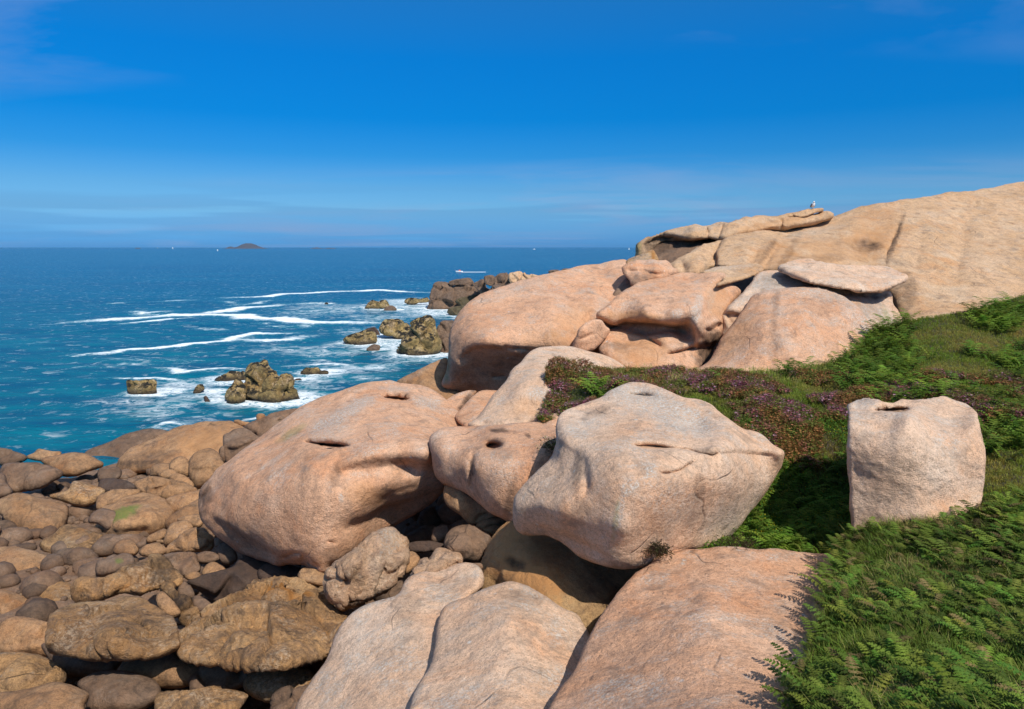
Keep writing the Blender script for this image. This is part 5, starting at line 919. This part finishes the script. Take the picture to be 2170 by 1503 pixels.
H1 = bank('heath_ground', 'heathy ground of the ledge and gully among the boulders',
 [(1160,860),(1157,815),(1163,786),(1185,782),(1250,795),(1330,788),(1480,798),(1600,790),(1700,785),(1800,755),(1850,700),(1885,690),(1930,680),(2050,660),(2250,640),(2260,920),(2260,1130),(2060,1140),(1950,1130),(1870,1140),(1800,1190),(1700,1190),(1550,1190),(1480,1185),(1540,1120),(1560,1000),(1500,900),(1400,860),(1280,870),(1220,880),(1180,905),(1150,915),(1140,900)],
 [(1160,786,20.9),(1160,850,20.6),(1150,905,18.4),(1230,870,18.7),(1250,800,21.6),(1330,797,22.3),(1480,803,22.4),(1700,795,22.3),(1900,780,22.3),(1880,700,25.5),(2200,650,27),(1300,845,19.0),(1480,845,18.4),(1600,850,18.4),(1700,850,18.6),(1800,850,18.6),(1900,850,18.2),(1600,930,16.6),(1700,930,16.9),(1800,930,17.2),(1700,1000,16.1),(1700,1080,15.0),(1600,1100,14.2),(1700,1170,13.3),(1820,1170,13.1),(1560,1180,13.4),(2000,850,18.2),(2200,900,17.0),(2200,1080,12.6),(2050,1080,13.6),(1860,1000,16),(1860,1120,14)], w=7, roll=.25)
H2 = bank('fern_bank', 'fern-covered bank at the bottom right',
 [(1690,1540),(1720,1400),(1745,1312),(1762,1260),(1772,1200),(1790,1180),(1822,1140),(1870,1125),(1925,1125),(2050,1110),(2250,1090),(2260,1540),(2000,1560)],
 [(1800,1170,11.6),(1925,1130,11.6),(1750,1310,9.0),(1900,1310,8.6),(2200,1100,11.2),(2200,1500,5.9),(1740,1500,6.8),(1900,1200,10.4)], w=8, roll=.15)

def tri_area_sample(V, Q, n, rg, wfun=None):
    a, b_, c, d = (V[Q[:, k]] for k in range(4)); ar = np.linalg.norm(np.cross(c-a, d-b_), axis=1)*.5
    if wfun is not None: ar = ar*wfun((a+b_+c+d)/4)
    pr = ar/ar.sum(); f = rg.choice(len(Q), n, p=pr); s, t_ = rg.rand(n, 1), rg.rand(n, 1)
    return (a[f]*(1-s)+d[f]*s)*(1-t_)+(b_[f]*(1-s)+c[f]*s)*t_
def to_px(P):
    x, y, z = P[:, 0], P[:, 1], P[:, 2]-CAM_H
    zc = y*cp-z*sp_; yc = y*sp_+z*cp
    return CX+FPX*x/zc, CY-FPX*yc/zc
def leaf_mat(name, trans=.4):
    m, t, b = new_mat(name); a = t.nodes.new('ShaderNodeAttribute'); a.attribute_name = 'tint'
    t.links.new(a.outputs['Color'], b.inputs['Base Color']); b.inputs['Roughness'].default_value = .75
    b.inputs['Specular IOR Level'].default_value = .2
    tr = t.nodes.new('ShaderNodeBsdfTranslucent'); t.links.new(a.outputs['Color'], tr.inputs[0])
    ms = t.nodes.new('ShaderNodeMixShader'); ms.inputs[0].default_value = trans
    t.links.new(b.outputs[0], ms.inputs[1]); t.links.new(tr.outputs[0], ms.inputs[2]); t.links.new(ms.outputs[0], t.nodes['Material Output'].inputs[0])
    return m
M['leaf'] = leaf_mat('leaf')
def stamp(T, P, scale, yaw, tilt, rg, cols, name, label, zjit=0., kind='stuff'):
    """place many copies of a little plant made of triangles; T: (k,3,3) triangles and per-triangle colour index"""
    tri, ci = T; n = len(P); cy, sy = np.cos(yaw), np.sin(yaw)
    tx, ty = tilt[:, 0], tilt[:, 1]
    v = tri.reshape(-1, 3)[None]*scale[:, None, None]
    x = v[..., 0]*cy[:, None]-v[..., 1]*sy[:, None]; y = v[..., 0]*sy[:, None]+v[..., 1]*cy[:, None]; z = v[..., 2]
    x = x+z*tx[:, None]; y = y+z*ty[:, None]
    V = np.stack([x, y, z], -1)+P[:, None]
    V = V.reshape(-1, 3); F = np.arange(len(V)).reshape(-1, 3)
    c = cols[:, ci, :]                                   # n, k, 3
    c = np.repeat(c, 3, axis=1).reshape(-1, 3)
    C4 = np.concatenate([c, np.ones((len(c), 1))], 1)
    o = mesh_obj(name, V, F, M['leaf'], smooth=False, attrs={'tint': C4}); tag(o, label, kind=kind); return o
def blade_tuft(k, rg, spread=.5, wd=.05):
    T = []
    for _ in range(k):
        a = rg.uniform(0, 6.28); r = rg.uniform(0, .18); l = rg.uniform(.6, 1); b = rg.uniform(0, spread)
        p = np.array([r*math.cos(a), r*math.sin(a), 0]); d = np.array([math.cos(a), math.sin(a), 0]); s = np.array([-d[1], d[0], 0])*wd
        m_ = p+d*b*l*.35+np.array([0, 0, l*.6]); e = p+d*b*l+np.array([0, 0, l*.95])
        T += [[p-s, p+s, m_], [m_-s*.7, m_+s*.7, e]]
    return np.array(T), np.zeros(len(T), int)
def sprig(rg, k=9, flower=.5):
    T, c = [], []
    for _ in range(k):
        a = rg.uniform(0, 6.28); z = rg.uniform(.1, 1); r = rg.uniform(0, .45)*(1.1-z*.5)
        p = np.array([r*math.cos(a), r*math.sin(a), z]); q = rg.normal(size=(2, 3))*.16
        T.append([p, p+q[0], p+q[1]]); c.append(1 if rg.rand() < flower and z > .35 else 0)
    return np.array(T), np.array(c)
def frond(rg, n=9):
    """a bracken frond: arched stalk with paired tapering leaflets"""
    T = []; prev = np.zeros(3)
    for i in range(1, n+1):
        f = i/n; p = np.array([f*.85, 0, .62*math.sin(f*2.0)*.9]); s = np.array([0, .012, 0])
        T.append([prev-s, prev+s, p]); ln = .36*(1-f)**.8*min(1, f*5)+.03; wdt = .045*(1-f)+.015
        for sg in (-1, 1):
            d = np.array([.35, sg, -.12+rg.uniform(-.08, .08)]); d /= np.linalg.norm(d); a = np.array([wdt, 0, 0.01])
            T.append([p-a, p+a, p+d*ln])
            T.append([p+d*ln*.3-a*1.3, p+d*ln*.3+a*1.3, p+d*ln*.8+a*.6])
        prev = p
    return np.array(T), np.zeros(len(T), int)
def vary(rg, n, base, amt=.25, alt=None, pa=None):
    c = np.tile(np.array(base), (n, 1))*(1+amt*rg.normal(size=(n, 1))*.6)
    if alt is not None:
        s = pa if pa is not None else rg.rand(n); c = c*(1-s[:, None])+np.array(alt)*s[:, None]
    return np.clip(c*(1+.08*rg.normal(size=(n, 3))), .004, .9)
def plants():
    rg = np.random.RandomState(5); V, Q, uv = H1; V2_, Q2, uv2 = H2
    def S(n, Vv, Qq, keep):
        P = tri_area_sample(Vv, Qq, n, rg); px, py = to_px(P); k = keep(px, py, P); return P[k], px[k], py[k]
    nz = lambda P, s, o: fbm(P*s+o, 3)
    vis = lambda px, py: (px > 1120) & (px < 2230)
    # zones on the ground
    gully = lambda px, py: (py > 850+0*px) & (px < 1830)
    # 1 dense low undergrowth everywhere (moss-green and straw)
    P, px, py = S(52000, V, Q, lambda px, py, P: vis(px, py))
    n = len(P); g = gully(px, py); a = nz(P, .7, 3.)
    sc = rg.uniform(.08, .17, n)*np.where(g, 1.15, 1)
    c = vary(rg, n, (.19, .25, .03), .35, (.38, .30, .08), np.clip(.35+a*1.6-g*.25, 0, .9)); c[g] *= .8
    stamp(blade_tuft(4, rg, .8, .07), P-(0, 0, .02), sc, rg.uniform(0, 6.28, n), rg.normal(size=(n, 2))*.2, rg, c[:, None, :], 'heath_grass', 'green and straw-coloured grass tufts on the ledge and down the gully')
    # 2 heather, purple and rusty, in cushions
    cush = lambda P: nz(P, .55, 11.)
    def hk(px, py, P):
        h = cush(P); strip = (py < 905) & (py > 806) & (px < 2230)
        z1 = strip & (h > -.04+.12*fbm(P*2.3, 2)) & (px > 1440); z2 = (px < 1450) & (py < 840) & (h > -.28); z3 = gully(px, py) & (px > 1540) & (px < 1740) & (py < 1000) & (h > -.02); z4 = (px > 1690) & (px < 1740) & (py < 1010) & (py > 900); z5 = (px<1260)&(py>850)&(h>-.1)
        return z1 | z2 | z3 | z4 | z5
    P, px, py = S(150000, V, Q, hk); n = len(P); h = cush(P)
    P = P+np.column_stack([np.zeros(n), np.zeros(n), np.clip(h+.25, 0, .8)*.55*rg.rand(n)**.5])
    kind = nz(P, .9, 31.); pur = np.array((.30, .085, .14)); rust = np.array((.33, .15, .055)); mau = np.array((.38, .21, .27))
    s = np.clip(.5+kind*2.6, 0, 1)[:, None]; fl = pur*s+rust*(1-s); m_ = (rg.rand(n) < .3)[:, None]; fl = np.where(m_ & (s > .5), mau, fl)*(1+.3*rg.normal(size=(n, 1))); gm = (rg.rand(n) < np.clip(.3+nz(P, 1.7, 15.)*1.6, .05, .9))[:, None]; fl = np.where(gm, np.array((.17, .19, .04)), fl)
    lf = vary(rg, n, (.16, .15, .04), .35)
    stamp(sprig(rg, 9, .72), P, rg.uniform(.09, .17, n), rg.uniform(0, 6.28, n), rg.normal(size=(n, 2))*.25, rg, np.clip(np.stack([lf, fl], 1), .004, 1), 'heather', 'purple and rusty heather cushions over the ledge and the top of the gully')
    # 3 dry grey heather stems under the bank edge
    P, px, py = S(9000, V, Q, lambda px, py, P: ((px < 1260) & (py > 800)) | ((px > 1590) & (px < 1700) & (py > 900) & (py < 960)) | ((px > 1740) & (px < 1830) & (py > 850) & (py < 960))); n = len(P)
    stamp(blade_tuft(6, rg, 1.6, .03), P, rg.uniform(.12, .26, n), rg.uniform(0, 6.28, n), rg.normal(size=(n, 2))*.6, rg, vary(rg, n, (.15, .125, .11), .4)[:, None, :], 'dry_stems', 'grey dead heather stems hanging from the edge of the bank')
    # 4 straw grass below the mouth and dome
    P, px, py = S(60000, V, Q, lambda px, py, P: (py < 822) & (px > 1180) & (px < 1830) & (P[:, 1] > 20.3)); n = len(P)
    st_ = np.exp(-((px-1460)/60)**2)
    k = rg.rand(n) < .22+.3*st_; P, px, py = P[k], px[k], py[k]; n = len(P); st_ = np.exp(-((px-1460)/60)**2)
    stamp(blade_tuft(5, rg, .5, .035), P, rg.uniform(.16, .36, n)*(1+.3*st_), rg.uniform(0, 6.28, n), rg.normal(size=(n, 2))*.15, rg, vary(rg, n, (.26, .31, .045), .3, (.62, .48, .20), np.clip(.25+st_*.6+.25*rg.normal(size=n), 0, 1))[:, None, :], 'tall_grass', 'taller straw-coloured grass at the foot of the mouth-like and domed boulders')
    # 5 bracken: gully floor, foot of the dome, right-hand bank
    def fk(px, py, P):
        h = nz(P, .6, 50.)
        far_ = (px > 1935) & (nz(P, .5, 21.) < .05)
        return ((gully(px, py) & (py > 985) & (h > -.35)) | ((px > 1790) & (py < 835)) | ((py < 822) & (px > 1480) & (h > .05)) | ((px > 1860) & (py > 690) & (nz(P, .35, 77.) > -.15)) | ((px > 1250) & (px < 1290) & (py > 825) & (py < 850))) & ~far_
    P, px, py = S(9500, V, Q, fk); n = len(P); low = py > 985
    k = rg.rand(n) < np.where(low, 1, .75); P, px, py, low = P[k], px[k], py[k], low[k]; n = len(P)
    stamp(frond(rg), P+(0, 0, .05), rg.uniform(.28, .75, n)*np.where(low, .75, 1.), rg.uniform(0, 6.28, n), rg.normal(size=(n, 2))*.25, rg, np.clip(.85+nz(P, .8, 4.)*1.1, .3, 1.3)[:, None, None]*vary(rg, n, (.11, .22, .025), .4, (.22, .30, .04))[:, None, :], 'bracken', 'green bracken ferns in the gully and at the foot of the domed boulder')
    P = tri_area_sample(V2_, Q2, 10500, rg); a = nz(P, 1.1, 8.); P = P[rg.rand(len(P)) < np.clip(.42+a*2.4, .02, 1)]; n = len(P); dk = np.clip(.72+nz(P, 1.9, 4.)*1.1, .25, 1.2)[:, None, None]
    stamp(frond(rg, 11), P+(0, 0, .03), rg.uniform(.14, .44, n), rg.uniform(0, 6.28, n), rg.normal(size=(n, 2))*.45, rg, dk*np.where((rg.rand(n) < .10)[:, None], (.28, .21, .08), vary(rg, n, (.10, .20, .025), .5, (.24, .30, .045)))[:, None, :], 'bracken', 'green bracken ferns covering the bank in the bottom right corner')
    P = tri_area_sample(V2_, Q2, 24000, rg); n = len(P)
    stamp(blade_tuft(4, rg, .7, .025), P, rg.uniform(.08, .30, n), rg.uniform(0, 6.28, n), rg.normal(size=(n, 2))*.35, rg, vary(rg, n, (.13, .19, .025), .4, (.55, .40, .18), np.clip(rg.normal(size=n)*.25+nz(P, .9, 44.)*.8+.05, 0, 1))[:, None, :], 'bank_grass', 'grass and dry stalks between the ferns of the bottom right bank')
    # 6 gorse: dark green scrub with small yellow flowers in the gully
    P, px, py = S(60000, V, Q, lambda px, py, P: gully(px, py) & (nz(P, .8, 70.) > -.2) & (py > 900)); n = len(P); P[:, 2] += rg.rand(n)*.22
    yel = np.array((.70, .50, .01)); g2 = vary(rg, n, (.10, .20, .025), .4); isf = (rg.rand(n) < .3*np.clip(nz(P, 1.1, 90.)*4+.9, .1, 2.4))[:, None]
    stamp(sprig(rg, 8, .35), P, rg.uniform(.07, .14, n), rg.uniform(0, 6.28, n), rg.normal(size=(n, 2))*.3, rg, np.stack([g2, np.where(isf, yel, g2*1.2)], 1), 'gorse', 'low dark gorse with small yellow flowers filling the shaded gully')
    P, px, py = S(2500, V, Q, lambda px, py, P: (py > 830) & (px > 1640) & (px < 1830) & (py < 960)); n = len(P); P[:, 2] += .2
    stamp(sprig(rg, 6, .5), P, rg.uniform(.05, .09, n), rg.uniform(0, 6.28, n), rg.normal(size=(n, 2))*.3, rg, np.stack([vary(rg, n, (.2, .25, .02)), np.tile(yel, (n, 1))], 1), 'yellow_flowers', 'scattered yellow flowers among the heather above the gully')
plants()
def tuft_on(name, label, cat, px, py, Y, n, s, fl):
    rg = np.random.RandomState(9); b0 = at(px, py, Y); P = b0+rg.normal(size=(n, 3))*(s, s*.7, s*.55); m = len(P)
    lf = vary(rg, m, (.06, .05, .02), .3); f = vary(rg, m, fl, .3)
    o = stamp(sprig(rg, 9, .6), P, rg.uniform(.06, .12, m), rg.uniform(0, 6.28, m), rg.normal(size=(m, 2))*.3, rg, np.stack([lf, f], 1), name, label, kind=None)
    if 'kind' in o: del o['kind']
    o['category'] = cat
tuft_on('heather_clump', 'dark purple heather clump in the crack at the foot of the jutting boulder', 'plant', 1396, 1172, 11.7, 260, .10, (.09, .03, .05))
tuft_on('heather_clump', 'low brown heather clump on the far edge of the broad front slab', 'plant', 1568, 1164, 12.2, 260, .16, (.12, .06, .05))
tuft_on('grass_tuft', 'green tuft in the cleft between the pothole and jutting boulders', 'plant', 1172, 948, 15.2, 200, .13, (.14, .22, .03))

def haze():
    V = np.array([(x, y, z) for x in (-9000, 9000) for y in (-60, 9500) for z in (-3.5, 90)], float)
    F = np.array([(0, 1, 3, 2), (4, 6, 7, 5), (0, 4, 5, 1), (2, 3, 7, 6), (0, 2, 6, 4), (1, 5, 7, 3)])
    m = bpy.data.materials.new('haze_air'); m.use_nodes = True; t = m.node_tree; t.nodes.remove(t.nodes['Principled BSDF'])
    v = t.nodes.new('ShaderNodeVolumePrincipled'); v.inputs['Density'].default_value = 1.5e-5; v.inputs['Color'].default_value = (.30, .58, 1, 1)
    t.links.new(v.outputs[0], t.nodes['Material Output'].inputs['Volume'])
    tag(mesh_obj('haze', V, F, m, smooth=False), 'thin sea haze over the water', kind='stuff')
haze()
